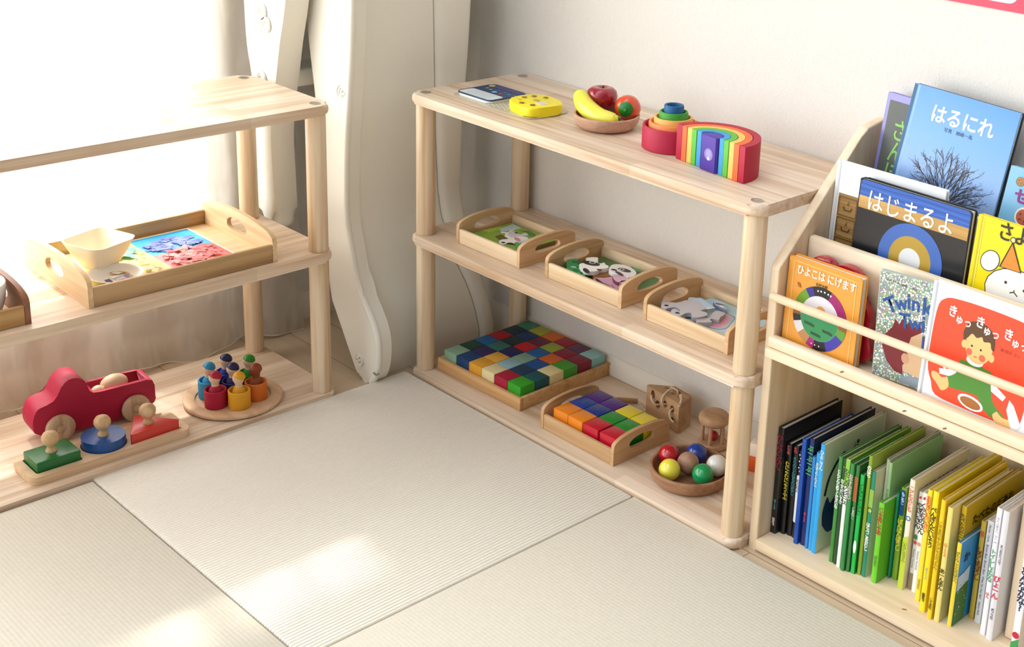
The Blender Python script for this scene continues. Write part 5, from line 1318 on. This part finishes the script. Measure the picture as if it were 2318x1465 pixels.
b = cover_book('silver sparkly picture book with blue lettering and a red haired child drawing', frame(1.0780, 0.0400, 0.3862, 0.055, 3.4), 0.150, 0.170, 0.008, '#AEB8AE', '#C4CCC4')
GLIT, nt, bs = new_mat('holographic_dots')
tc = nt.nodes.new('ShaderNodeTexCoord'); vo = nt.nodes.new('ShaderNodeTexVoronoi'); vo.inputs['Scale'].default_value = 280
nt.links.new(tc.outputs['Object'], vo.inputs['Vector'])
cr = nt.nodes.new('ShaderNodeValToRGB'); cr.color_ramp.elements[0].position = 0.30; cr.color_ramp.elements[0].color = hexc('#E9F2E6'); cr.color_ramp.elements[1].position = 0.5; cr.color_ramp.elements[1].color = hexc('#8C998C')
nt.links.new(vo.outputs['Distance'], cr.inputs[0])
hs = nt.nodes.new('ShaderNodeMix'); hs.data_type = 'RGBA'; hs.blend_type = 'OVERLAY'; hs.inputs[0].default_value = 0.35
nt.links.new(cr.outputs[0], hs.inputs[6]); nt.links.new(vo.outputs['Color'], hs.inputs[7]); nt.links.new(hs.outputs[2], bs.inputs['Base Color'])
bs.inputs['Roughness'].default_value = 0.3; bs.inputs['Metallic'].default_value = 0.15
pc = Pic(); pc.poly([(0.001, 0.001), (0.149, 0.001), (0.149, 0.169), (0.001, 0.169)], GLIT)
pc.poly([(0.070, 0.090), (0.098, 0.082), (0.108, 0.056), (0.105, 0.026), (0.080, 0.018), (0.052, 0.022), (0.046, 0.05), (0.055, 0.08)], '#D2AE86')
pc.poly([(0.030, 0.086), (0.034, 0.100), (0.041, 0.092), (0.046, 0.103), (0.053, 0.094), (0.060, 0.103), (0.067, 0.094), (0.078, 0.100), (0.082, 0.090), (0.064, 0.078), (0.058, 0.055), (0.063, 0.044), (0.053, 0.030), (0.055, 0.016), (0.040, 0.017), (0.024, 0.030), (0.014, 0.052), (0.010, 0.070), (0.018, 0.071)], '#741420')
pc.poly(el(0.057, 0.042, 0.007, 0.0085, 0.2), '#C99A78')
pc.poly([(0.048, 0.002), (0.052, 0.012), (0.070, 0.018), (0.10, 0.012), (0.12, 0.002)], '#8A98A2')
pc.build('glitter_print', b)
for i, (ch, x, y, a, s) in enumerate((('T', 0.015, 0.113, 0.55, 0.034), ('w', 0.031, 0.123, 0.25, 0.030), ('i', 0.051, 0.131, 0.10, 0.034), ('n', 0.059, 0.130, 0.05, 0.033), ('k', 0.078, 0.130, 0.0, 0.036), ('T', 0.041, 0.098, 0.12, 0.033), ('w', 0.058, 0.100, 0.06, 0.030), ('i', 0.079, 0.103, 0.0, 0.036), ('I', 0.082, 0.074, 0.0, 0.028))):
    text(ch, s, x, y, '#174A92', b, 'title_letter', 0.0012, a, 'LEFT', 0.022)
text("Can't you sleep, Dotty?", 0.0062, 0.012, 0.158, '#4A504A', b, 'subtitle', 0.0012, -0.08)
b = cover_book('white and orange red picture book with a seated toddler drawing and white title', frame(1.1680, 0.0270, 0.3881, 0.055, -0.6), 0.182, 0.185, 0.010, '#F4F5F5', '#E4E6EA')
pc = Pic()
pc.poly(smooth2([(0.020, 0.032), (0.030, 0.014), (0.070, 0.0105), (0.120, 0.010), (0.160, 0.012), (0.171, 0.030), (0.172, 0.09), (0.170, 0.150), (0.158, 0.166), (0.110, 0.170), (0.050, 0.169), (0.022, 0.163), (0.011, 0.140), (0.010, 0.060)], 4, True), '#EE4A26')
SK = '#F0C07C'
pc.poly([(0.004, 0.001), (0.007, 0.001), (0.007, 0.184), (0.004, 0.184)], '#B9BEC6')
pc.poly([(0.060, 0.072), (0.045, 0.060), (0.030, 0.056), (0.032, 0.048), (0.050, 0.050), (0.068, 0.062)], '#F3F3F3')
pc.poly([(0.110, 0.072), (0.128, 0.060), (0.142, 0.052), (0.138, 0.044), (0.118, 0.052), (0.104, 0.062)], '#F3F3F3')
pc.poly(smooth2([(0.062, 0.082), (0.112, 0.080), (0.116, 0.060), (0.124, 0.036), (0.146, 0.020), (0.138, 0.010), (0.112, 0.020), (0.098, 0.036), (0.076, 0.036), (0.052, 0.034), (0.040, 0.044), (0.058, 0.058)], 3, True), '#4C8A2E')
pc.poly(smooth2([(0.046, 0.048), (0.050, 0.034), (0.040, 0.024), (0.030, 0.032), (0.020, 0.040), (0.020, 0.048), (0.030, 0.048), (0.036, 0.044)], 3, True), SK)
pc.poly(smooth2([(0.132, 0.026), (0.142, 0.020), (0.156, 0.020), (0.158, 0.010), (0.148, 0.006), (0.134, 0.008), (0.126, 0.018)], 3, True), SK)
pc.poly([(0.148, 0.050), (0.156, 0.044), (0.172, 0.018), (0.166, 0.010), (0.158, 0.008), (0.152, 0.020), (0.146, 0.034)], '#F2F2F2')
pc.poly(el(0.085, 0.087, 0.014, 0.008), '#F4F4F4')
pc.poly(smooth2([(0.066, 0.118), (0.068, 0.098), (0.078, 0.086), (0.094, 0.085), (0.106, 0.096), (0.110, 0.116), (0.104, 0.134), (0.072, 0.134)], 4, True), SK)
pc.poly(el(0.064, 0.107, 0.0045, 0.0062), SK); pc.poly(el(0.110, 0.100, 0.0045, 0.0062), SK)
pc.poly(smooth2([(0.062, 0.112), (0.060, 0.126), (0.068, 0.142), (0.080, 0.146), (0.088, 0.146), (0.100, 0.142), (0.110, 0.130), (0.112, 0.112), (0.107, 0.114), (0.104, 0.122), (0.094, 0.120), (0.090, 0.126), (0.082, 0.122), (0.074, 0.126), (0.068, 0.118)], 3, True), '#5A3A1C')
pc.poly([(0.080, 0.145), (0.078, 0.151), (0.084, 0.147), (0.088, 0.152), (0.089, 0.145)], '#5A3A1C')
for x, y in ((0.0765, 0.108), (0.0915, 0.1065)): pc.poly(circ(x, y, 0.0017, 9), '#2A1A12')
for x, y in ((0.0735, 0.098), (0.0955, 0.095)): pc.poly(circ(x, y, 0.0052, 14), '#E4694A')
pc.poly(el(0.0845, 0.0935, 0.0032, 0.0012), '#D9735A')
pc.poly(el(0.089, 0.023, 0.0215, 0.0105, -0.12), '#F6F4F2'); pc.poly(el(0.089, 0.0225, 0.0175, 0.0075, -0.12), '#A8682E')
pc.poly(el(0.038, 0.066, 0.0042, 0.0075, 0.2), '#ECECF0')
pc.build('toddler_print', b)
for i, (x, y) in enumerate(((0.030, 0.148), (0.076, 0.146), (0.122, 0.143))):
    text('き', 0.0190, x, y, '#FFF4EC', b, 'title_letter', 0.00135, -0.05, 'LEFT', 0.026, None, 0.85)
    text('ゅっ', 0.0165, x + 0.0135, y - 0.0085, '#FFF4EC', b, 'title_letter', 0.00135, -0.05, 'LEFT', 0.022, None, 0.85)
text('林 明子 さく', 0.0058, 0.121, 0.1175, '#8A2416', b, 'author', 0.00135)

# ---- upright books along the bottom board
b = spine_book('tall black picture book with dark red title, against the bookcase side panel', 0.9042, 0.0455, 0.0118, 0.224, 0.165, '#121013', '#16141A')
vt(b, 'かんかんかん', 0.0135, 0.0118, 0.188, '#8E2236', 0.02); vt(b, '012', 0.008, 0.0118, 0.066, '#5FA9B8', 0.02, 'series_mark'); vt(b, '福音館', 0.006, 0.0118, 0.030, '#D9D4CC', 0.02, 'publisher')
b = spine_book('black picture book with yellow title, second from the side panel', 0.9165, 0.0560, 0.0105, 0.196, 0.150, '#0E0E10', '#121214')
vt(b, 'むにゃむにゃうふふ', 0.0098, 0.0105, 0.138, '#D9C832', 0.02); vt(b, '傑作集', 0.0065, 0.0105, 0.168, '#C8505A', 0.02, 'series_mark')
b = spine_book('black picture book with teal title and red mark, third in the row', 0.9280, 0.0600, 0.0105, 0.195, 0.150, '#101114', '#141518')
vt(b, 'そらのとんねるのはなし', 0.0080, 0.0105, 0.150, '#3E9AA0', 0.01); vt(b, '傑作', 0.0065, 0.0105, 0.168, '#C8505A', 0.02, 'series_mark')
b = spine_book('black and white starred picture book beside the royal blue ones', 0.9395, 0.0600, 0.0090, 0.190, 0.150, '#15161C', '#1B1C24')
pc = Pic(); pc.poly(rrect(0.0012, 0.0078, 0.030, 0.120, 0.003, 3), '#EDEDF0')
for k in range(6): pc.poly(circ(0.0045 + 0.0012 * (-1) ** k, 0.128 + 0.006 * k, 0.0016, 5), '#C9DCEB')
pc.build('spine_print', b, 0.0003)
vt(b, 'ねんねん', 0.0075, 0.009, 0.112, '#1A1A22', 0.02)
b = spine_book('royal blue picture book without spine title, beside the navy one', 0.9525, 0.0480, 0.0085, 0.2215, 0.140, '#0E4AA8', '#1050B0')
b = spine_book('navy picture book with green spine title and wide dark cover', 0.9630, 0.0535, 0.0098, 0.2245, 0.175, '#101E60', '#0C1230')
vt(b, 'ぶーぶーぶー', 0.0118, 0.0098, 0.188, '#5FBF5A', 0.02); vt(b, '012', 0.0075, 0.0098, 0.064, '#D9486A', 0.02, 'series_mark')
b = spine_book('thin light blue picture book, shorter one next to the navy book', 0.9745, 0.0505, 0.0065, 0.196, 0.140, '#2A86D2', '#3A92DA')
b = spine_book('light blue picture book with yellow and white spine title', 0.9820, 0.0505, 0.0075, 0.207, 0.140, '#2FA0E0', '#3AA8E6')
vt(b, 'まほうのくれよん', 0.0068, 0.0075, 0.165, '#F0EAC0', 0.01)
b = spine_book('sky blue spined picture book with pale cover and dark blue bird drawing', 0.9905, 0.0480, 0.0088, 0.2275, 0.175, '#2AA6EA', '#D3DCC6')
vt(b, 'ひよこさん', 0.0088, 0.0088, 0.192, '#E9F4F4', 0.01)
pm = Matrix.Translation((0.0089, 0, 0)) @ Matrix.Rotation(math.pi / 2, 4, 'Y')
pc = Pic()
pc.poly(smooth2([(0.012, 0.050), (0.030, 0.030), (0.050, 0.034), (0.060, 0.060), (0.046, 0.095), (0.030, 0.085), (0.020, 0.10), (0.010, 0.075)], 4, True), '#16306A')
pc.line(smooth2([(0.012, 0.105), (0.020, 0.135), (0.040, 0.160), (0.060, 0.170)], 4), 0.006, '#141A30')
pc.line(smooth2([(0.075, 0.160), (0.088, 0.172), (0.098, 0.170)], 4), 0.0014, '#2A2A30'); pc.line([(0.085, 0.165), (0.086, 0.180)], 0.0012, '#2A2A30'); pc.poly(circ(0.095, 0.178, 0.004, 10), '#2A2A30')
pc.build('bird_print', b, 0.0003, pm)
b = spine_book('mid green picture book with long white spine title, next to the dark green one', 1.0268, 0.0490, 0.0075, 0.2195, 0.170, '#3E8A3A', '#4A9440')
vt(b, 'とんとんとめてくださいな', 0.0072, 0.0075, 0.172, '#F2F4EC', 0.03)
b = spine_book('dark green picture book with white spine title and orange dot', 1.0352, 0.0490, 0.0075, 0.2195, 0.165, '#1F4A26', '#2A5A2E')
vt(b, 'おふろだいすき', 0.0078, 0.0075, 0.158, '#F2F4EC', 0.02)
pc = Pic(); pc.poly(circ(0.0037, 0.180, 0.00135, 12), '#C8742A'); pc.build('dot_print', b, 0.0003)
b = spine_book('white spined picture book with black title and lime cover', 1.0445, 0.0455, 0.0075, 0.2225, 0.175, '#F0F4EC', '#84B82E')
vt(b, 'わたしのワンピース', 0.0088, 0.0075, 0.182, '#1E2420', 0.02)
pc = Pic(); pc.poly([(0, 0.150), (0.0075, 0.150), (0.0075, 0.198), (0, 0.198)], '#8CC83A'); pc.build('band', b, 0.0002)
b = spine_book('green picture book with pale pink spine title, right beside the white spined one', 1.0545, 0.0425, 0.0075, 0.2205, 0.150, '#2E8A44', '#2E8A44')
vt(b, 'おやすみなさい', 0.0080, 0.0075, 0.178, '#F0C8D0', 0.01)
b = spine_book('green and brown spined picture book, before the bright green short one', 1.0628, 0.0465, 0.0070, 0.2195, 0.160, '#3C7A3E', '#2C6A34')
pc = Pic(); pc.poly([(0, 0.130), (0.007, 0.130), (0.007, 0.175), (0, 0.175)], '#A8622E'); pc.build('band', b, 0.0002)
vt(b, 'くまのこ', 0.0066, 0.007, 0.120, '#D8E8D0', 0.01)
b = spine_book('short vivid green picture book with dark green title', 1.0712, 0.0485, 0.0080, 0.2055, 0.150, '#12B84A', '#1A7A3A')
vt(b, 'どんどこどんどこ', 0.0085, 0.0080, 0.165, '#0A6A2A', 0.02)
pc = Pic(); pc.poly(el(0.004, 0.050, 0.003, 0.012), '#E6EEE6'); pc.build('spine_print', b, 0.0003)
b = spine_book('olive green tall picture book with white letters at its top', 1.0805, 0.0535, 0.0068, 0.2415, 0.155, '#86A62A', '#9CB84A')
vt(b, 'のはら', 0.0085, 0.0068, 0.200, '#F4F6E6', 0.03)
b = spine_book('teal and green picture book with white spine title, before the pale green pair', 1.0885, 0.0545, 0.0078, 0.2165, 0.150, '#1E8A6A', '#D8D8C0')
vt(b, 'はらぺこあおむし', 0.0078, 0.0078, 0.100, '#F2F4EC', 0.03)
pc = Pic(); pc.poly(circ(0.0039, 0.122, 0.0030, 12), '#F0D23A'); pc.poly(circ(0.0039, 0.122, 0.0012, 10), '#1E8A6A'); pc.poly([(0, 0.128), (0.0078, 0.128), (0.0078, 0.160), (0, 0.160)], '#8CB84A'); pc.build('spine_print', b, 0.0002)
b = spine_book('tall grey and cream picture book behind the teal spined one', 1.0975, 0.0790, 0.0062, 0.2330, 0.150, '#C8CDB0', '#C9C6BE')
b = spine_book('big pale green picture book with plain wide cover', 1.1045, 0.0760, 0.0062, 0.2310, 0.150, '#9CCB90', '#8FC284')
vt(b, 'ゆうひのあとで', 0.0048, 0.0062, 0.160, '#5E8A5A', 0.01)
b = spine_book('short lime green picture book with red and dark blue title', 1.1085, 0.0530, 0.0100, 0.1700, 0.110, '#6FCC2A', '#5FBF28')
vt(b, 'じゃあじゃあ', 0.0100, 0.0100, 0.138, '#B83A2E', 0.03); vt(b, 'びりびり', 0.006, 0.010, 0.050, '#2A5A2A', 0.01, 'subtitle')
b = spine_book('dark teal thin picture book beside the olive one with blue label', 1.1205, 0.0830, 0.0045, 0.1810, 0.140, '#1A8A6A', '#1E9A74')
b = spine_book('olive green picture book with yellow title and dark blue top label', 1.1262, 0.0860, 0.0100, 0.1920, 0.150, '#7EA626', '#6A9A2A')
pc = Pic(); pc.poly(rrect(0.001, 0.009, 0.118, 0.164, 0.003, 3), '#174A82'); pc.build('top_label', b, 0.0003)
vt(b, 'ばんばんぼうし', 0.0100, 0.0100, 0.112, '#F0E24A', 0.03); vt(b, 'もこもこ', 0.0066, 0.0100, 0.160, '#DCE8F4', 0.02, 'series_mark')
b = spine_book('cream and yellow green picture book with red lettering on spine and cover', 1.1480, 0.0720, 0.0095, 0.2215, 0.160, '#F0E8D2', '#E9E2D0')
pc = Pic(); pc.poly([(0, 0.0), (0.0095, 0.0), (0.0095, 0.098), (0, 0.092)], '#BFD23A'); pc.build('lower_band', b, 0.0002)
vt(b, 'こどものとも', 0.0092, 0.0095, 0.186, '#D86A4A', 0.02); vt(b, 'いちにのさん', 0.0074, 0.0095, 0.086, '#5E6A1E', 0.01, 'subtitle'); text('O', 0.012, 0.0047, 0.128, '#3A6AB0', b, 'series_mark', 0.0005, 0, 'CENTER', 0.02)
pm = Matrix.Translation((0.0096, 0, 0)) @ Matrix.Rotation(math.pi / 2, 4, 'Y')
text('こどものとも 012', 0.0125, 0.030, 0.172, '#C85A32', b, 'cover_title', 0.0004, 0.0, 'LEFT', 0.02, pm)
b = spine_book('grey white picture book with black title and small carrot picture', 1.1602, 0.0825, 0.0080, 0.2010, 0.150, '#D8D6CC', '#C9C8BC')
vt(b, 'やさいさん', 0.0112, 0.0080, 0.158, '#1A1A18', 0.02)
pc = Pic(); pc.poly(el(0.004, 0.086, 0.0028, 0.0036), '#C8442A'); pc.poly(el(0.004, 0.096, 0.003, 0.005), '#3A7A2E'); pc.poly([(0, 0), (0.008, 0), (0.008, 0.03), (0, 0.03)], '#8A7A5E'); pc.poly([(0.002, 0.165), (0.006, 0.165), (0.006, 0.170), (0.002, 0.168)], '#C42A2A'); pc.build('spine_print', b, 0.0002)
text('Nobuko Tsuchida', 0.0048, 0.0040, 0.074, '#6A665C', b, 'author', 0.0005, -math.pi / 2)
b = spine_book('white picture book with black title and small peach picture', 1.1690, 0.0795, 0.0085, 0.2040, 0.150, '#F0EFEA', '#F2F0EC')
vt(b, 'くだものさん', 0.0112, 0.0085, 0.162, '#1A1A18', 0.02)
pc = Pic(); pc.poly(el(0.004, 0.088, 0.0030, 0.0036), '#E88A7A'); pc.poly([(0.002, 0.168), (0.006, 0.168), (0.006, 0.174), (0.002, 0.171)], '#C42A2A'); pc.build('spine_print', b, 0.0002)
text('Nobuko Tsuchida', 0.0048, 0.0042, 0.076, '#6A665C', b, 'author', 0.0005, -math.pi / 2)
b = spine_book('yellow picture book with red spine title', 1.1860, 0.0640, 0.0082, 0.2230, 0.160, '#F0DC3A', '#EBD83E')
vt(b, 'おおきいちいさい', 0.0098, 0.0082, 0.188, '#D8452E', 0.02); vt(b, 'ひさかた', 0.0056, 0.0082, 0.040, '#6A5A1E', 0.01, 'publisher')
b = spine_book('yellow picture book with black penguin exercise title', 1.2065, 0.0450, 0.0098, 0.2370, 0.190, '#F2DC1E', '#EED826')
vt(b, 'ぺんぎんたいそう', 0.0108, 0.0098, 0.186, '#2A2618', 0.02); vt(b, '012', 0.0085, 0.0098, 0.080, '#9AB0A8', 0.01, 'series_mark'); vt(b, '福音館', 0.006, 0.0098, 0.034, '#4A421A', 0.02, 'publisher')
b = spine_book('golden yellow picture book with faded white bear cub and zoo title', 1.2255, 0.0375, 0.0080, 0.2330, 0.185, '#F0CC1A', '#EECB22')
vt(b, 'こぐまちゃんとどうぶつえん', 0.0078, 0.0080, 0.172, '#8A7A1A', 0.01); vt(b, 'こぐま社', 0.0062, 0.0080, 0.038, '#5A4E14', 0.02, 'publisher')
b = spine_book('pale yellow picture book with red digits and black title low on its spine', 1.2365, 0.0400, 0.0092, 0.2245, 0.180, '#EBDA7A', '#E9D988')
vt(b, '012', 0.0098, 0.0092, 0.140, '#D87A3A', 0.01, 'series_mark'); vt(b, 'あーんあん', 0.0092, 0.0092, 0.094, '#3A3018', 0.02)
b = spine_book('mustard picture book with black lettering along its wide cover', 1.2480, 0.0620, 0.0085, 0.2230, 0.175, '#D9B81E', '#C9A91C')
vt(b, 'たべたのだーれ', 0.0090, 0.0085, 0.186, '#6A5410', 0.02)
pm = Matrix.Translation((0.0086, 0, 0)) @ Matrix.Rotation(math.pi / 2, 4, 'Y')
text('たべたのだあれ', 0.0180, 0.022, 0.166, '#2A2412', b, 'cover_title', 0.0004, 0.0, 'LEFT', 0.02, pm)
b = spine_book('small yellow spined book with blue sky and flower meadow cover', 1.2575, 0.0445, 0.0078, 0.1710, 0.120, '#EBD23A', '#3E9AD6')
vt(b, 'がたんごとんのはらへ', 0.0066, 0.0078, 0.132, '#6A5A1A', 0.01)
pm = Matrix.Translation((0.0079, 0, 0)) @ Matrix.Rotation(math.pi / 2, 4, 'Y')
pc = Pic(); pc.poly([(0.002, 0.001), (0.035, 0.001), (0.035, 0.070), (0.002, 0.062)], '#3E7A34'); pc.poly([(0.002, 0.062), (0.035, 0.070), (0.035, 0.096), (0.018, 0.090), (0.002, 0.088)], '#CFE2EE')
rng = random.Random(5)
for k in range(22): pc.poly(circ(rng.uniform(0.004, 0.033), rng.uniform(0.02, 0.072), rng.uniform(0.0008, 0.0017), 6), rng.choice(['#C8384A', '#E8A0B0', '#E6D06A', '#EDEDED']), False)
pc.build('meadow_print', b, 0.0003, pm)
text('か', 0.018, 0.012, 0.116, '#1E2A4A', b, 'cover_title', 0.0005, 0.0, 'LEFT', 0.02, pm)
b = spine_book('olive yellow picture book with dark red title, behind the meadow cover', 1.2700, 0.0870, 0.0088, 0.1970, 0.150, '#BFA83A', '#A8962E')
vt(b, 'しろくまぼうし', 0.0100, 0.0088, 0.128, '#7A2A18', 0.02); vt(b, '創作', 0.0062, 0.0088, 0.156, '#C83A2A', 0.02, 'series_mark')
b = spine_book('grey white board book with small black English spine title', 1.2815, 0.0845, 0.0110, 0.2045, 0.150, '#D6D6DA', '#D0D0D6')
text('Martin / Carle   Brown Bear, Brown Bear, What Do You See?   Henry Holt', 0.0052, 0.0055, 0.174, '#3A3A40', b, 'title', 0.0005, -math.pi / 2)
b = spine_book('tall white picture book with green spine title', 1.3035, 0.0645, 0.0088, 0.2440, 0.165, '#F0F0F4', '#F0F0F2')
vt(b, 'トイレしよかな', 0.0098, 0.0088, 0.150, '#3A9A5A', 0.02); text('かんべあやこ  さく え', 0.0046, 0.0044, 0.205, '#5A5A80', b, 'author', 0.0005, -math.pi / 2); vt(b, 'ほん', 0.006, 0.0088, 0.075, '#D8384A', 0.02, 'series_mark')
b = spine_book('tall pale grey picture book with red jumping title, beside the divider', 1.3165, 0.0600, 0.0105, 0.2470, 0.170, '#E2E0E4', '#E9E7E9')
vt(b, 'ぴょーん', 0.0118, 0.0105, 0.112, '#D23A4A', 0.03); vt(b, 'まつおかたつひで', 0.0052, 0.0105, 0.166, '#4A4650', 0.01, 'author'); vt(b, 'ポプラ社', 0.0058, 0.0105, 0.056, '#4A4650', 0.01, 'publisher')
b = spine_book('white picture book with bold black title and round red spot, past the divider', 1.3600, 0.0560, 0.0120, 0.2300, 0.165, '#F0F2F4', '#EFF1F3', group=None)
vt(b, 'どんなかな?', 0.0150, 0.0120, 0.150, '#1A2446', 0.03)
pc = Pic(); pc.poly([(0, 0), (0.012, 0), (0.012, 0.030), (0, 0.020)], '#3A9A4A'); pc.poly([(0.006, 0), (0.012, 0), (0.012, 0.022)], '#2A5AB0'); pc.poly(circ(0.006, 0.034, 0.0056, 18), '#C8283A'); pc.build('spine_print', b, 0.0002)
